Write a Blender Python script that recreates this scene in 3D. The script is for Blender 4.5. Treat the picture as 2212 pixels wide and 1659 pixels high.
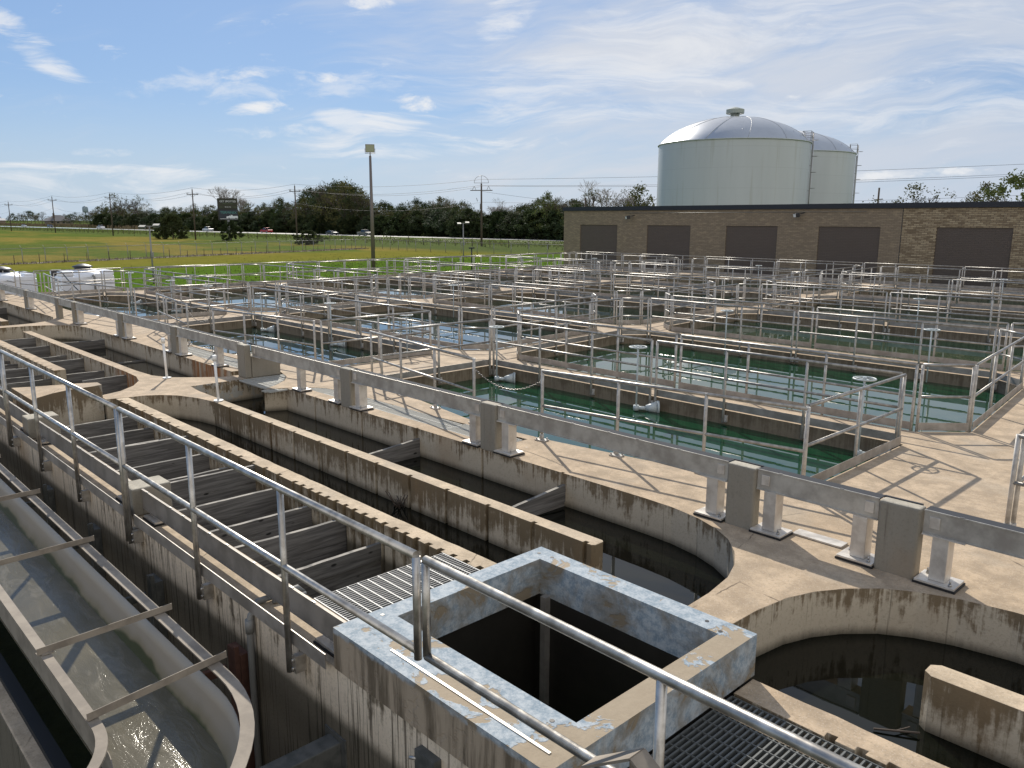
import bpy, bmesh, math, random
from mathutils import Vector, Matrix
from mathutils.geometry import delaunay_2d_cdt
R = math.radians
random.seed(7)
for o in list(bpy.data.objects):
    bpy.data.objects.remove(o, do_unlink=True)
SC = bpy.context.scene
COL = SC.collection

# ------------------------------------------------------------------ camera
H = 3.2
F_PX, PITCH, HEAD, ROLL = 1738.0, 0.1998, 0.7615, 0.00377
fh = Vector((-math.cos(HEAD), math.sin(HEAD), 0)); rh = Vector((fh.y, -fh.x, 0)); U = Vector((0, 0, 1))
fwd = fh * math.cos(PITCH) - U * math.sin(PITCH); up0 = U * math.cos(PITCH) + fh * math.sin(PITCH)
rt = rh * math.cos(ROLL) + up0 * math.sin(ROLL); up = up0 * math.cos(ROLL) - rh * math.sin(ROLL)
cd = bpy.data.cameras.new('camera'); cam = bpy.data.objects.new('camera', cd); COL.objects.link(cam)
cd.sensor_fit = 'HORIZONTAL'; cd.sensor_width = 36; cd.lens = F_PX / 2212 * 36
cd.clip_start = 0.05; cd.clip_end = 12000
m = Matrix((rt, up, -fwd)).transposed().to_4x4(); m.translation = (0, 0, H)
cam.matrix_world = m
SC.camera = cam
SC.view_settings.view_transform = 'Standard'; SC.view_settings.look = 'None'
SC.view_settings.exposure = 0.25; SC.view_settings.gamma = 1.0; SC.view_settings.use_curve_mapping = False

# ------------------------------------------------------------------ sun and sky
SUN_EL = R(33.7); SUN_DIR = Vector((-.85, .53, 0)).normalized() * math.cos(SUN_EL) + U * math.sin(SUN_EL)
sd = bpy.data.lights.new('sun', 'SUN'); sd.energy = 4.4; sd.angle = R(0.55); sd.color = (1, .93, .82)
so = bpy.data.objects.new('sun', sd); COL.objects.link(so)
so.rotation_euler = SUN_DIR.to_track_quat('Z', 'Y').to_euler()
W = bpy.data.worlds.new('World'); SC.world = W; W.use_nodes = True
nt = W.node_tree; nt.nodes.clear()
def N(nt, t, **k):
    n = nt.nodes.new(t)
    for a, b in k.items():
        if a == 'inp':
            for i, v in b.items(): n.inputs[i].default_value = v
        else: setattr(n, a, b)
    return n
def L(nt, a, b): nt.links.new(a, b)
def mth(nt, op, a, b=None, c=None, clamp=False):
    n = N(nt, 'ShaderNodeMath', operation=op, use_clamp=clamp)
    for i, v in enumerate((a, b, c)):
        if v is None: continue
        if isinstance(v, (int, float)): n.inputs[i].default_value = v
        else: L(nt, v, n.inputs[i])
    return n.outputs[0]
def mix(nt, f, a, b, bt='MIX'):
    n = N(nt, 'ShaderNodeMix', data_type='RGBA', blend_type=bt)
    for i, v in ((0, f), (6, a), (7, b)):
        if isinstance(v, (int, float)): n.inputs[i].default_value = v
        elif isinstance(v, tuple): n.inputs[i].default_value = v if len(v) == 4 else (*v, 1)
        else: L(nt, v, n.inputs[i])
    return n.outputs[2]
def ramp(nt, f, pts):
    n = N(nt, 'ShaderNodeValToRGB'); e = n.color_ramp.elements
    while len(e) > 1: e.remove(e[-1])
    for i, (p, c) in enumerate(pts):
        if isinstance(c, (int, float)): c = (c, c, c)
        el = e[0] if i == 0 else e.new(p)
        el.position = p; el.color = (*c, 1)
    L(nt, f, n.inputs[0]); return n.outputs[0]
def smooth(nt, v, lo, hi):
    n = N(nt, 'ShaderNodeMapRange', interpolation_type='SMOOTHSTEP'); L(nt, v, n.inputs[0])
    n.inputs[1].default_value = lo; n.inputs[2].default_value = hi; return n.outputs[0]
def noise(nt, vec, scale, detail=4, rough=.55, dist=0):
    n = N(nt, 'ShaderNodeTexNoise'); n.inputs['Scale'].default_value = scale; n.inputs['Detail'].default_value = detail
    n.inputs['Roughness'].default_value = rough; n.inputs['Distortion'].default_value = dist
    L(nt, vec, n.inputs['Vector']); return n.outputs[0]
def mapping(nt, vec, scale=(1, 1, 1), rot=(0, 0, 0), loc=(0, 0, 0)):
    n = N(nt, 'ShaderNodeMapping'); n.inputs['Scale'].default_value = scale; n.inputs['Rotation'].default_value = rot
    n.inputs['Location'].default_value = loc; L(nt, vec, n.inputs[0]); return n.outputs[0]

sky = N(nt, 'ShaderNodeTexSky', sky_type='NISHITA', sun_disc=False, sun_elevation=SUN_EL,
        sun_rotation=math.atan2(SUN_DIR.x, SUN_DIR.y), altitude=20, air_density=1.0, dust_density=0.25, ozone_density=4.0)
tc = N(nt, 'ShaderNodeTexCoord'); sep = N(nt, 'ShaderNodeSeparateXYZ'); L(nt, tc.outputs['Generated'], sep.inputs[0])
def lin3(v):
    d = N(nt, 'ShaderNodeVectorMath', operation='DOT_PRODUCT'); L(nt, tc.outputs['Generated'], d.inputs[0]); d.inputs[1].default_value = v; return d.outputs['Value']
# flat sky coordinates: su along the view's horizontal, sv upwards (tangent of the elevation)
ff = mth(nt, 'MAXIMUM', mth(nt, 'ABSOLUTE', lin3(fh)), .12)
su = mth(nt, 'DIVIDE', lin3(rh), ff); sv = mth(nt, 'DIVIDE', mth(nt, 'MAXIMUM', sep.outputs[2], 0), ff)
comb = N(nt, 'ShaderNodeCombineXYZ'); L(nt, su, comb.inputs[0]); L(nt, sv, comb.inputs[1]); cv = comb.outputs[0]
def warped(vec, sc, amt):
    w_ = N(nt, 'ShaderNodeTexNoise'); w_.inputs['Scale'].default_value = sc; w_.inputs['Detail'].default_value = 3; L(nt, vec, w_.inputs['Vector'])
    q = N(nt, 'ShaderNodeVectorMath', operation='MULTIPLY_ADD'); L(nt, w_.outputs['Color'], q.inputs[0]); q.inputs[1].default_value = (amt, amt * .45, 0); L(nt, vec, q.inputs[2]); return q.outputs[0]
cw = warped(cv, 3.0, .22)
rotA = mapping(nt, cw, (1, 1, 1), (0, 0, R(-7))); rotB = mapping(nt, cw, (1, 1, 1), (0, 0, R(-14)), (3, 1, 0))
streak = noise(nt, mapping(nt, rotA, (1.5, 11, 1)), 1.15, 6, .60, .25)
fil = noise(nt, mapping(nt, rotB, (3.2, 26, 1)), 1.2, 6, .66, .4)
broad = noise(nt, mapping(nt, cv, (1.8, 4.0, 1), (0, 0, 0), (3.3, 1.7, 0)), 1.2, 4, .55, .3)
bias = mth(nt, 'MULTIPLY', smooth(nt, su, -.32, .20), .27)
s1 = mth(nt, 'ADD', mth(nt, 'ADD', mth(nt, 'MULTIPLY', streak, .75), mth(nt, 'MULTIPLY', fil, .22)), mth(nt, 'ADD', mth(nt, 'MULTIPLY', broad, .30), bias))
cir = mth(nt, 'MULTIPLY', smooth(nt, s1, .66, .98), .88)
low = mth(nt, 'MULTIPLY', smooth(nt, sep.outputs[2], .15, .0), .80)
def uvp(px, py):
    X = (px - 1106) / F_PX; Y = (py - 829.5) / F_PX; k = math.cos(PITCH) - Y * math.sin(PITCH); return X / k, (-math.sin(PITCH) - Y * math.cos(PITCH)) / k
puffn = noise(nt, mapping(nt, warped(cv, 9, .05), (9, 24, 1), (0, 0, 0), (1.3, .4, 0)), 1.6, 6, .62, .3)
fstr = noise(nt, mapping(nt, cw, (5, 34, 1), (0, 0, R(8)), (2, 5, 0)), 1.1, 6, .66, .5)
puff2 = mth(nt, 'MULTIPLY', mth(nt, 'SUBTRACT', puffn, .5), 2.6); fstr2 = mth(nt, 'MULTIPLY', mth(nt, 'SUBTRACT', fstr, .5), 2.4)
acc = None
# (px, py, half width, half height, tilt, strength, uses streaky noise)
for px, py, wx, wy, tl, stg, sk in ((540, 172, 70, 14, 0, .8, 0), (665, 166, 60, 13, 0, 1.0, 0), (560, 182, 260, 26, 0, .45, 0), (560, 237, 52, 13, 6, .95, 0), (905, 222, 42, 14, -4, 1.05, 0), (870, 252, 110, 26, 14, .8, 1),
        (750, 262, 70, 22, -22, .7, 1), (860, 318, 250, 22, 0, .85, 1), (600, 285, 90, 16, 0, .6, 0), (215, 333, 60, 8, 0, .6, 0), (800, 6, 60, 12, 0, .9, 0), (1105, 30, 95, 40, 55, .75, 1), (20, 70, 130, 26, -38, .75, 1),
        (250, 372, 330, 9, -2, .75, 1), (180, 410, 420, 40, 0, .60, 1), (480, 395, 260, 10, -4, .6, 1), (1985, 372, 110, 9, 3, .85, 0), (1250, 185, 420, 60, 4, .55, 1), (1500, 90, 520, 80, 8, .5, 1), (2000, 220, 330, 70, 6, .5, 1)):
    u0, v0 = uvp(px, py); wu = wx / F_PX; wv_ = wy / F_PX; c, s_ = math.cos(R(tl)), math.sin(R(tl))
    du = mth(nt, 'SUBTRACT', su, u0); dv = mth(nt, 'SUBTRACT', sv, v0)
    a_ = mth(nt, 'ADD', mth(nt, 'MULTIPLY', du, c / wu), mth(nt, 'MULTIPLY', dv, s_ / wu)); b_ = mth(nt, 'ADD', mth(nt, 'MULTIPLY', du, -s_ / wv_), mth(nt, 'MULTIPLY', dv, c / wv_))
    d2 = mth(nt, 'ADD', mth(nt, 'MULTIPLY', a_, a_), mth(nt, 'MULTIPLY', b_, b_)); mk = smooth(nt, d2, 3.2, 0.0)
    al = mth(nt, 'MULTIPLY', smooth(nt, mth(nt, 'ADD', mth(nt, 'MULTIPLY', mk, .60), fstr2 if sk else puff2), .30, .95), stg)
    acc = al if acc is None else mth(nt, 'MAXIMUM', acc, al)
sunv = N(nt, 'ShaderNodeVectorMath', operation='DOT_PRODUCT'); L(nt, tc.outputs['Generated'], sunv.inputs[0]); sunv.inputs[1].default_value = SUN_DIR
glow = smooth(nt, sunv.outputs['Value'], .55, 1.0)
skyc = mix(nt, .55, sky.outputs[0], (2.7, 4.6, 8.3), 'MIX')
base0 = mix(nt, low, skyc, (5.9, 7.2, 8.6))
base = mix(nt, cir, base0, mix(nt, glow, (6.5, 7.2, 8.4), (8.2, 8.4, 8.9)))
front = smooth(nt, lin3(fh), 0.0, .2)
fin = mix(nt, mth(nt, 'MULTIPLY', acc, front), base, (9.8, 9.9, 10.1))
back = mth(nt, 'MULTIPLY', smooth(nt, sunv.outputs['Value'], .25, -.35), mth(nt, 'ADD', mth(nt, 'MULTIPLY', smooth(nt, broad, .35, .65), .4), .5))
fin = mix(nt, back, fin, (15, 14.2, 13.2))  # added brightness in the sky opposite the sun, fills the shaded faces
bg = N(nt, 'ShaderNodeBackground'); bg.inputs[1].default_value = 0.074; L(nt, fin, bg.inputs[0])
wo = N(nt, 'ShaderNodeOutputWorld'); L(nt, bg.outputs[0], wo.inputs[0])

# ------------------------------------------------------------------ object helpers
def tag(o, label=None, cat=None, group=None, kind=None):
    if label: o['label'] = label
    if cat: o['category'] = cat
    if group: o['group'] = group
    if kind: o['kind'] = kind
    return o
def thing(name, label, cat, loc=(0, 0, 0), rz=0, group=None):
    o = bpy.data.objects.new(name, None); COL.objects.link(o); o.empty_display_size = .1
    o.location = loc; o.rotation_euler = (0, 0, rz)
    return tag(o, label, cat, group)
def put(name, me, parent=None, loc=(0, 0, 0), rz=0):
    o = bpy.data.objects.new(name, me); COL.objects.link(o); o.location = loc; o.rotation_euler = (0, 0, rz)
    if parent is not None: o.parent = parent
    return o
def copy_tree(o, parent=None):
    c = o.copy(); COL.objects.link(c)
    if parent is not None: c.parent = parent
    for ch in list(o.children): copy_tree(ch, c)
    return c
class MB:
    def __init__(s): s.v = []; s.f = []; s.s = []
    def add(s, vs, fs, sm=False):
        n = len(s.v); s.v += [tuple(v) for v in vs]
        for f in fs: s.f.append(tuple(n + i for i in f)); s.s.append(sm)
        return s
    def box(s, x0, x1, y0, y1, z0, z1):
        return s.add([(x0, y0, z0), (x1, y0, z0), (x1, y1, z0), (x0, y1, z0), (x0, y0, z1), (x1, y0, z1), (x1, y1, z1), (x0, y1, z1)],
                     [(0, 3, 2, 1), (4, 5, 6, 7), (0, 1, 5, 4), (1, 2, 6, 5), (2, 3, 7, 6), (3, 0, 4, 7)])
    def obox(s, p, q, w, h):                     # box beam from p to q, w wide (horizontal), h deep (down from p/q centre)
        p = Vector(p); q = Vector(q); d = (q - p).normalized()
        sdv = d.cross(U); sdv = sdv.normalized() if sdv.length > 1e-4 else Vector((1, 0, 0)); u = sdv.cross(d).normalized()
        vs = []
        for c in (p, q):
            for a, b in ((-1, -1), (1, -1), (1, 1), (-1, 1)): vs.append(c + sdv * a * w / 2 + u * b * h / 2)
        return s.add(vs, [(0, 1, 2, 3), (7, 6, 5, 4), (0, 4, 5, 1), (1, 5, 6, 2), (2, 6, 7, 3), (3, 7, 4, 0)])
    def tube(s, p, q, r, n=8, r2=None, cap=True):
        p = Vector(p); q = Vector(q); d = (q - p).normalized(); r2 = r if r2 is None else r2
        a = d.orthogonal().normalized(); b = d.cross(a)
        vs = []
        for c, rr in ((p, r), (q, r2)):
            for i in range(n):
                t = 2 * math.pi * i / n; vs.append(c + a * math.cos(t) * rr + b * math.sin(t) * rr)
        s.add(vs, [(i, (i + 1) % n, n + (i + 1) % n, n + i) for i in range(n)], True)
        if cap:
            k = len(s.v) - 2 * n
            s.f.append(tuple(k + n + i for i in range(n))); s.s.append(False)
            s.f.append(tuple(k + n - 1 - i for i in range(n))); s.s.append(False)
        return s
    def path(s, pts, r, n=6, closed=False):
        pts = [Vector(p) for p in pts]; m_ = len(pts); rings = []
        for i, p in enumerate(pts):
            a = pts[(i - 1) % m_] if (closed or i > 0) else p; b = pts[(i + 1) % m_] if (closed or i < m_ - 1) else p
            d = (b - a).normalized(); sx = d.cross(U)
            sx = sx.normalized() if sx.length > 1e-3 else Vector((1, 0, 0)); ux = sx.cross(d)
            rings.append([p + sx * math.cos(2 * math.pi * k / n) * r + ux * math.sin(2 * math.pi * k / n) * r for k in range(n)])
        vs = [v for rg in rings for v in rg]; fs = []
        for i in range(m_ if closed else m_ - 1):
            j = (i + 1) % m_
            for k in range(n): fs.append((i * n + k, j * n + k, j * n + (k + 1) % n, i * n + (k + 1) % n))
        if not closed: fs += [tuple(range(n)), tuple((m_ - 1) * n + n - 1 - k for k in range(n))]
        return s.add(vs, fs, True)
    def lathe(s, c, prof, n=24, sm=True):        # prof: list of (r, z)
        c = Vector(c); vs = []
        for r, z in prof:
            for i in range(n):
                t = 2 * math.pi * i / n; vs.append(c + Vector((math.cos(t) * r, math.sin(t) * r, z)))
        fs = []
        for k in range(len(prof) - 1):
            for i in range(n):
                j = (i + 1) % n; fs.append((k * n + i, k * n + j, (k + 1) * n + j, (k + 1) * n + i))
        return s.add(vs, fs, sm)
    def prism(s, poly, z0, z1):                  # convex-ish polygon
        n = len(poly); vs = [(x, y, z0) for x, y in poly] + [(x, y, z1) for x, y in poly]
        return s.add(vs, [tuple(range(n - 1, -1, -1)), tuple(range(n, 2 * n))] + [(i, (i + 1) % n, n + (i + 1) % n, n + i) for i in range(n)])
    def mesh(s, name, mat, off=(0, 0, 0)):
        me = bpy.data.meshes.new(name)
        me.from_pydata([(v[0] - off[0], v[1] - off[1], v[2] - off[2]) for v in s.v], [], s.f)
        me.polygons.foreach_set('use_smooth', s.s)
        if mat: me.materials.append(mat)
        me.update(); return me
    def build(s, name, mat, parent=None, world=True, bevel=0):
        off = (0, 0, 0)
        if parent is not None and world: off = tuple(parent.location)
        elif parent is None and world and s.v:   # origin at the base centre
            xs = [v[0] for v in s.v]; ys = [v[1] for v in s.v]; off = ((min(xs) + max(xs)) / 2, (min(ys) + max(ys)) / 2, min(v[2] for v in s.v))
        o = put(name, s.mesh(name, mat, off), parent, (0, 0, 0) if parent is not None else off)
        if bevel: add_bevel(o, bevel)
        return o
def add_bevel(o, w, seg=2):
    b = o.modifiers.new('bevel', 'BEVEL'); b.width = w; b.segments = seg; b.limit_method = 'ANGLE'; b.angle_limit = R(40)
def slab(name, outer, holes, z0, z1, mat, bevel=0):
    """polygon with holes extruded between z0 and z1 (even-odd filled constrained triangulation)"""
    polys = [outer] + list(holes); vs = []; es = []
    for poly in polys:
        k = len(vs); vs += [Vector(p) for p in poly]; es += [(k + i, k + (i + 1) % len(poly)) for i in range(len(poly))]
    ov, oe, of = delaunay_2d_cdt(vs, es, [], 0, 1e-5)[:3]
    def inside(x, y):
        c = False
        for a_, b_ in es:
            p, q = vs[a_], vs[b_]
            if (p.y > y) != (q.y > y) and x < (q.x - p.x) * (y - p.y) / (q.y - p.y) + p.x: c = not c
        return c
    h = (z1 - z0) / 2; n = len(ov); fs = []
    V3 = [(v.x, v.y, h) for v in ov] + [(v.x, v.y, -h) for v in ov]; cnt = {}
    for f in of:
        if len(f) != 3: continue
        c = (ov[f[0]] + ov[f[1]] + ov[f[2]]) / 3
        if not inside(c.x, c.y): continue
        if (ov[f[1]] - ov[f[0]]).cross(ov[f[2]] - ov[f[0]]) < 0: f = [f[0], f[2], f[1]]
        fs.append(tuple(f)); fs.append((f[0] + n, f[2] + n, f[1] + n))
        for i in range(3): cnt[(f[i], f[(i + 1) % 3])] = 1
    for (i, j) in cnt:
        if (j, i) not in cnt: fs.append((i, i + n, j + n, j))
    me = bpy.data.meshes.new(name); me.from_pydata(V3, [], fs); me.materials.append(mat); me.update()
    return put(name, me, None, (0, 0, (z0 + z1) / 2))
def text_mesh(s, size, mat, depth=.01):
    cu = bpy.data.curves.new('txt', 'FONT'); cu.body = s; cu.size = size; cu.extrude = depth; cu.align_x = 'CENTER'; cu.align_y = 'CENTER'
    o = bpy.data.objects.new('txt', cu); COL.objects.link(o)
    dg = bpy.context.evaluated_depsgraph_get(); me = bpy.data.meshes.new_from_object(o.evaluated_get(dg))
    bpy.data.objects.remove(o, do_unlink=True); me.materials.clear(); me.materials.append(mat); return me

# ------------------------------------------------------------------ materials
def M(name): 
    mt = bpy.data.materials.new(name); mt.use_nodes = True; t = mt.node_tree; b = t.nodes['Principled BSDF']
    return mt, t, b
def pos(t): return N(t, 'ShaderNodeNewGeometry').outputs['Position']
def nrmz(t):
    g = N(t, 'ShaderNodeNewGeometry'); s = N(t, 'ShaderNodeSeparateXYZ'); L(t, g.outputs['True Normal'], s.inputs[0]); return s.outputs[2]
def posz(t, p):
    s = N(t, 'ShaderNodeSeparateXYZ'); L(t, p, s.inputs[0]); return s.outputs[2]
def bump(t, b, h, st, dist):
    n = N(t, 'ShaderNodeBump'); n.inputs['Strength'].default_value = st; n.inputs['Distance'].default_value = dist
    L(t, h, n.inputs['Height']); L(t, n.outputs[0], b.inputs['Normal']); return n
def flat(name, col, rough=.6, metal=0, var=0, scale=6, bumpd=0):
    mt, t, b = M(name); b.inputs['Roughness'].default_value = rough; b.inputs['Metallic'].default_value = metal
    if var:
        n = noise(t, pos(t), scale, 5, .6); c = mix(t, n, tuple(x * (1 - var) for x in col), tuple(min(1, x * (1 + var)) for x in col)); L(t, c, b.inputs['Base Color'])
        if bumpd: bump(t, b, n, .6, bumpd)
    else: b.inputs['Base Color'].default_value = (*col, 1)
    return mt
def mth_vec(t, p, n):
    q = N(t, 'ShaderNodeVectorMath', operation='ADD'); c = N(t, 'ShaderNodeCombineXYZ'); L(t, mth(t, 'MULTIPLY', n, .10), c.inputs[0]); L(t, mth(t, 'MULTIPLY', n, .08), c.inputs[1]); L(t, p, q.inputs[0]); L(t, c.outputs[0], q.inputs[1]); return q.outputs[0]
def concrete(name, top, wall, light, rust=.0, streak=.5, thr=(.38, .58), grad=1.0, sthr=(.62, .72), deckspecial=False):
    mt, t, b = M(name); p = pos(t)
    # top face: worn pebbly slab
    big = noise(t, p, .45, 4, .6); med = noise(t, p, 3.2, 5, .65); fine = noise(t, p, 38, 3, .7)
    vor = N(t, 'ShaderNodeTexVoronoi'); vor.inputs['Scale'].default_value = 55; L(t, p, vor.inputs['Vector'])
    peb = smooth(t, vor.outputs['Distance'], .16, .34)
    ct = mix(t, smooth(t, med, .36, .66), tuple(x * .74 for x in top), tuple(x * 1.10 for x in top)); sm_ = noise(t, p, 13, 4, .7); ct = mix(t, mth(t, 'MULTIPLY', smooth(t, sm_, .50, .62), .35), ct, tuple(x * .66 for x in top))
    ct = mix(t, mth(t, 'MULTIPLY', smooth(t, big, .50, .72), .45), ct, tuple(x * f for x, f in zip(top, (.78, .74, .68))))
    ct = mix(t, mth(t, 'MULTIPLY', mth(t, 'SUBTRACT', 1.0, peb), .32), ct, (.62, .55, .46))
    ct = mix(t, mth(t, 'MULTIPLY', smooth(t, fine, .54, .66), .5), ct, tuple(x * .55 for x in top))
    spots = noise(t, p, 1.7, 6, .7, .3)
    ct = mix(t, mth(t, 'MULTIPLY', smooth(t, spots, .66, .72), .5), ct, tuple(x * .42 for x in top))
    jn = N(t, 'ShaderNodeTexVoronoi', feature='DISTANCE_TO_EDGE'); jn.inputs['Scale'].default_value = .42; L(t, mth_vec(t, p, med), jn.inputs['Vector'])
    crack = mth(t, 'MULTIPLY', smooth(t, jn.outputs['Distance'], .0035, .001), smooth(t, big, .55, .60)); ct = mix(t, mth(t, 'MULTIPLY', crack, .75), ct, (.06, .045, .03))
    wsp = noise(t, p, 5.5, 5, .75); ct = mix(t, mth(t, 'MULTIPLY', mth(t, 'MULTIPLY', smooth(t, wsp, .66, .70), smooth(t, med, .5, .6)), .7), ct, (.62, .60, .54))
    ch2 = noise(t, p, 1.05, 3, .5); ct = mix(t, mth(t, 'MULTIPLY', smooth(t, ch2, .55, .68), .30), ct, (.40, .35, .28))
    # wall face: dark run-off band with drips over a paler scoured face
    col = mapping(t, p, (7, 7, .55)); drip = noise(t, col, 1.0, 6, .65)
    col2 = mapping(t, p, (22, 22, .9)); drip2 = noise(t, col2, 1.0, 4, .6)
    blot = noise(t, p, 1.1, 5, .65, .4)
    z = posz(t, p)
    d = mth(t, 'ADD', mth(t, 'MULTIPLY', drip, .42), mth(t, 'MULTIPLY', drip2, .34))
    chip = noise(t, mapping(t, p, (12, 12, 9)), 1.0, 5, .7); d = mth(t, 'ADD', d, mth(t, 'MULTIPLY', mth(t, 'SUBTRACT', chip, .5), .28))
    d = mth(t, 'ADD', d, mth(t, 'MULTIPLY', blot, .40))
    d = mth(t, 'ADD', d, mth(t, 'MULTIPLY', z, .42 * grad))
    dark = smooth(t, d, thr[0], thr[1])
    cw = mix(t, dark, light, wall)
    cw = mix(t, mth(t, 'MULTIPLY', smooth(t, fine, .5, .7), .25), cw, tuple(x * .6 for x in wall))
    streaks = noise(t, mapping(t, p, (34, 34, .7)), 1.0, 3, .6)
    cw = mix(t, mth(t, 'MULTIPLY', smooth(t, streaks, sthr[0], sthr[1]), streak), cw, (.075, .06, .042))
    rn = noise(t, mapping(t, p, (.9, .9, .5), (0, 0, 0), (4, 2, 0)), 1.0, 4, .6)
    cw = mix(t, mth(t, 'MULTIPLY', smooth(t, rn, .52, .72), .35 + rust), cw, (.30, .19, .095))
    if deckspecial:
        sp = N(t, 'ShaderNodeSeparateXYZ'); L(t, p, sp.inputs[0])
        inb = smooth(t, sp.outputs[1], 8.2, 8.3); dull = mix(t, smooth(t, d, .45, .62), (.22, .18, .125), (.135, .105, .07)); cw = mix(t, inb, cw, dull)
        rm = mth(t, 'MULTIPLY', mth(t, 'MULTIPLY', smooth(t, sp.outputs[0], -18.9, -18.2), smooth(t, sp.outputs[0], -16.4, -16.9)), smooth(t, sp.outputs[1], 7.5, 7.42))
        cw = mix(t, mth(t, 'MULTIPLY', rm, smooth(t, drip, .38, .58)), cw, (.34, .145, .05))
        pt = mth(t, 'MULTIPLY', mth(t, 'MULTIPLY', smooth(t, sp.outputs[0], -15.66, -15.60), smooth(t, sp.outputs[0], -15.40, -15.50)), smooth(t, noise(t, p, 4.5, 6, .7), .50, .53))
        cw = mix(t, pt, cw, (.40, .385, .34))
    line = smooth(t, mth(t, 'ADD', z, mth(t, 'MULTIPLY', drip2, .05)), -.30, -.43)
    cw = mix(t, mth(t, 'MULTIPLY', line, .8), cw, (.028, .026, .016))
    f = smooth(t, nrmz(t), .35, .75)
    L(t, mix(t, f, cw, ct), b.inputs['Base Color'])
    b.inputs['Roughness'].default_value = .88; b.inputs['Specular IOR Level'].default_value = .25
    hh = mth(t, 'ADD', mth(t, 'MULTIPLY', fine, .5), mth(t, 'MULTIPLY', med, .9))
    bn_ = bump(t, b, hh, .55, .012); bv = N(t, 'ShaderNodeBevel', samples=2); bv.inputs[0].default_value = .016; L(t, bv.outputs[0], bn_.inputs['Normal'])
    return mt
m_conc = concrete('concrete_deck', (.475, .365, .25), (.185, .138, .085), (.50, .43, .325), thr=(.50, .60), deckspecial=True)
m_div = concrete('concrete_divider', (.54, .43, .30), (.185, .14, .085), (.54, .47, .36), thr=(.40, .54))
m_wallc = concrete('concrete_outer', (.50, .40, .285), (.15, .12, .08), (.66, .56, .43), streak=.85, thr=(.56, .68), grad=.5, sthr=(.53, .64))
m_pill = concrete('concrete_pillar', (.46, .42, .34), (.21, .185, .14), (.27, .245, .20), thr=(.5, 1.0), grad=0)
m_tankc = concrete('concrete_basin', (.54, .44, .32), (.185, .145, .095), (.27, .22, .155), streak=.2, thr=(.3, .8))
def blue_paint():
    mt, t, b = M('blue_painted_concrete'); p = pos(t)
    n1 = noise(t, p, 14, 6, .7); n2 = noise(t, p, 2.6, 6, .62, .6); n3 = noise(t, p, 60, 3, .6)
    blue = mix(t, smooth(t, n1, .35, .65), (.185, .245, .295), (.385, .425, .45))
    blue = mix(t, mth(t, 'MULTIPLY', smooth(t, n3, .5, .65), .3), blue, (.52, .55, .56))
    bare = mix(t, n1, (.24, .185, .12), (.36, .29, .20))
    s = N(t, 'ShaderNodeSeparateXYZ'); L(t, p, s.inputs[0])
    nearedge = smooth(t, s.outputs[1], 3.3, 2.75); rightedge = mth(t, 'MULTIPLY', smooth(t, s.outputs[0], -2.95, -2.80), smooth(t, nrmz(t), .5, .9))
    k = mth(t, 'ADD', n2, mth(t, 'ADD', mth(t, 'MULTIPLY', nearedge, .05), mth(t, 'MULTIPLY', rightedge, .16)))
    f = smooth(t, k, .585, .615)
    wallmask = mth(t, 'MULTIPLY', mth(t, 'SUBTRACT', 1.0, smooth(t, nrmz(t), .3, .8)), smooth(t, n2, .40, .62))
    c = mix(t, f, blue, bare); c = mix(t, mth(t, 'MULTIPLY', wallmask, .75), c, (.19, .155, .105))
    gn = N(t, 'ShaderNodeSeparateXYZ'); L(t, N(t, 'ShaderNodeNewGeometry').outputs['True Normal'], gn.inputs[0])
    outer_ = mth(t, 'MULTIPLY', smooth(t, gn.outputs[1], -.5, -.9), smooth(t, s.outputs[1], 2.9, 2.8))
    dr = noise(t, mapping(t, p, (9, 9, .8)), 1.0, 6, .65); c = mix(t, mth(t, 'MULTIPLY', outer_, smooth(t, mth(t, 'ADD', s.outputs[2], mth(t, 'MULTIPLY', n1, .06)), .335, .30)), c, mix(t, smooth(t, dr, .4, .6), (.13, .10, .065), (.36, .29, .21)))
    L(t, c, b.inputs['Base Color']); b.inputs['Roughness'].default_value = .8
    bump(t, b, mth(t, 'ADD', n1, mth(t, 'MULTIPLY', mth(t, 'SUBTRACT', 1.0, f), .8)), .6, .008)
    return mt
m_blue = blue_paint()
def metal(name, c0, c1, rough=.42, met=.85, sc=9):
    mt, t, b = M(name); p = N(t, 'ShaderNodeTexCoord').outputs['Object']
    n = noise(t, p, sc, 5, .65); n2 = noise(t, p, sc * .25, 3, .5)
    L(t, mix(t, smooth(t, mth(t, 'ADD', mth(t, 'MULTIPLY', n, .6), mth(t, 'MULTIPLY', n2, .4)), .38, .62), c0, c1), b.inputs['Base Color'])
    L(t, mth(t, 'ADD', mth(t, 'MULTIPLY', n, .3), rough - .15), b.inputs['Roughness']); b.inputs['Metallic'].default_value = met
    bump(t, b, n, .15, .002); return mt
m_alu = metal('aluminium_pipe', (.21, .20, .185), (.375, .36, .33), .38, .5)
m_post_lit = metal('lit_aluminium_post', (.34, .315, .28), (.56, .53, .48), .5, .15)  # paler copy of the pipe metal, light on the posts painted in
m_pipe = metal('bright_front_pipe', (.34, .315, .28), (.58, .55, .50), .36, .78)
m_beam = metal('galvanised_beam', (.36, .34, .31), (.55, .53, .48), .5, .6, 5)
m_fbeam_shaded = metal('front_beam', (.20, .18, .155), (.30, .27, .235), .6, .3, 5)  # darker copy of the beam steel, shade painted into its colour
m_toe = metal('toe_board', (.27, .25, .225), (.42, .39, .355), .5, .55, 4)
m_legm = metal('beam_leg', (.50, .46, .41), (.68, .64, .58), .45, .5, 7)
m_flume = metal('flume_steel', (.20, .168, .132), (.31, .265, .21), .8, .05, 5)
m_flange = flat('dark_beam_flange', (.028, .032, .040), .95, 0, .2, 5)
m_rubber = flat('black_rubber', (.012, .012, .013), .6)
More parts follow.
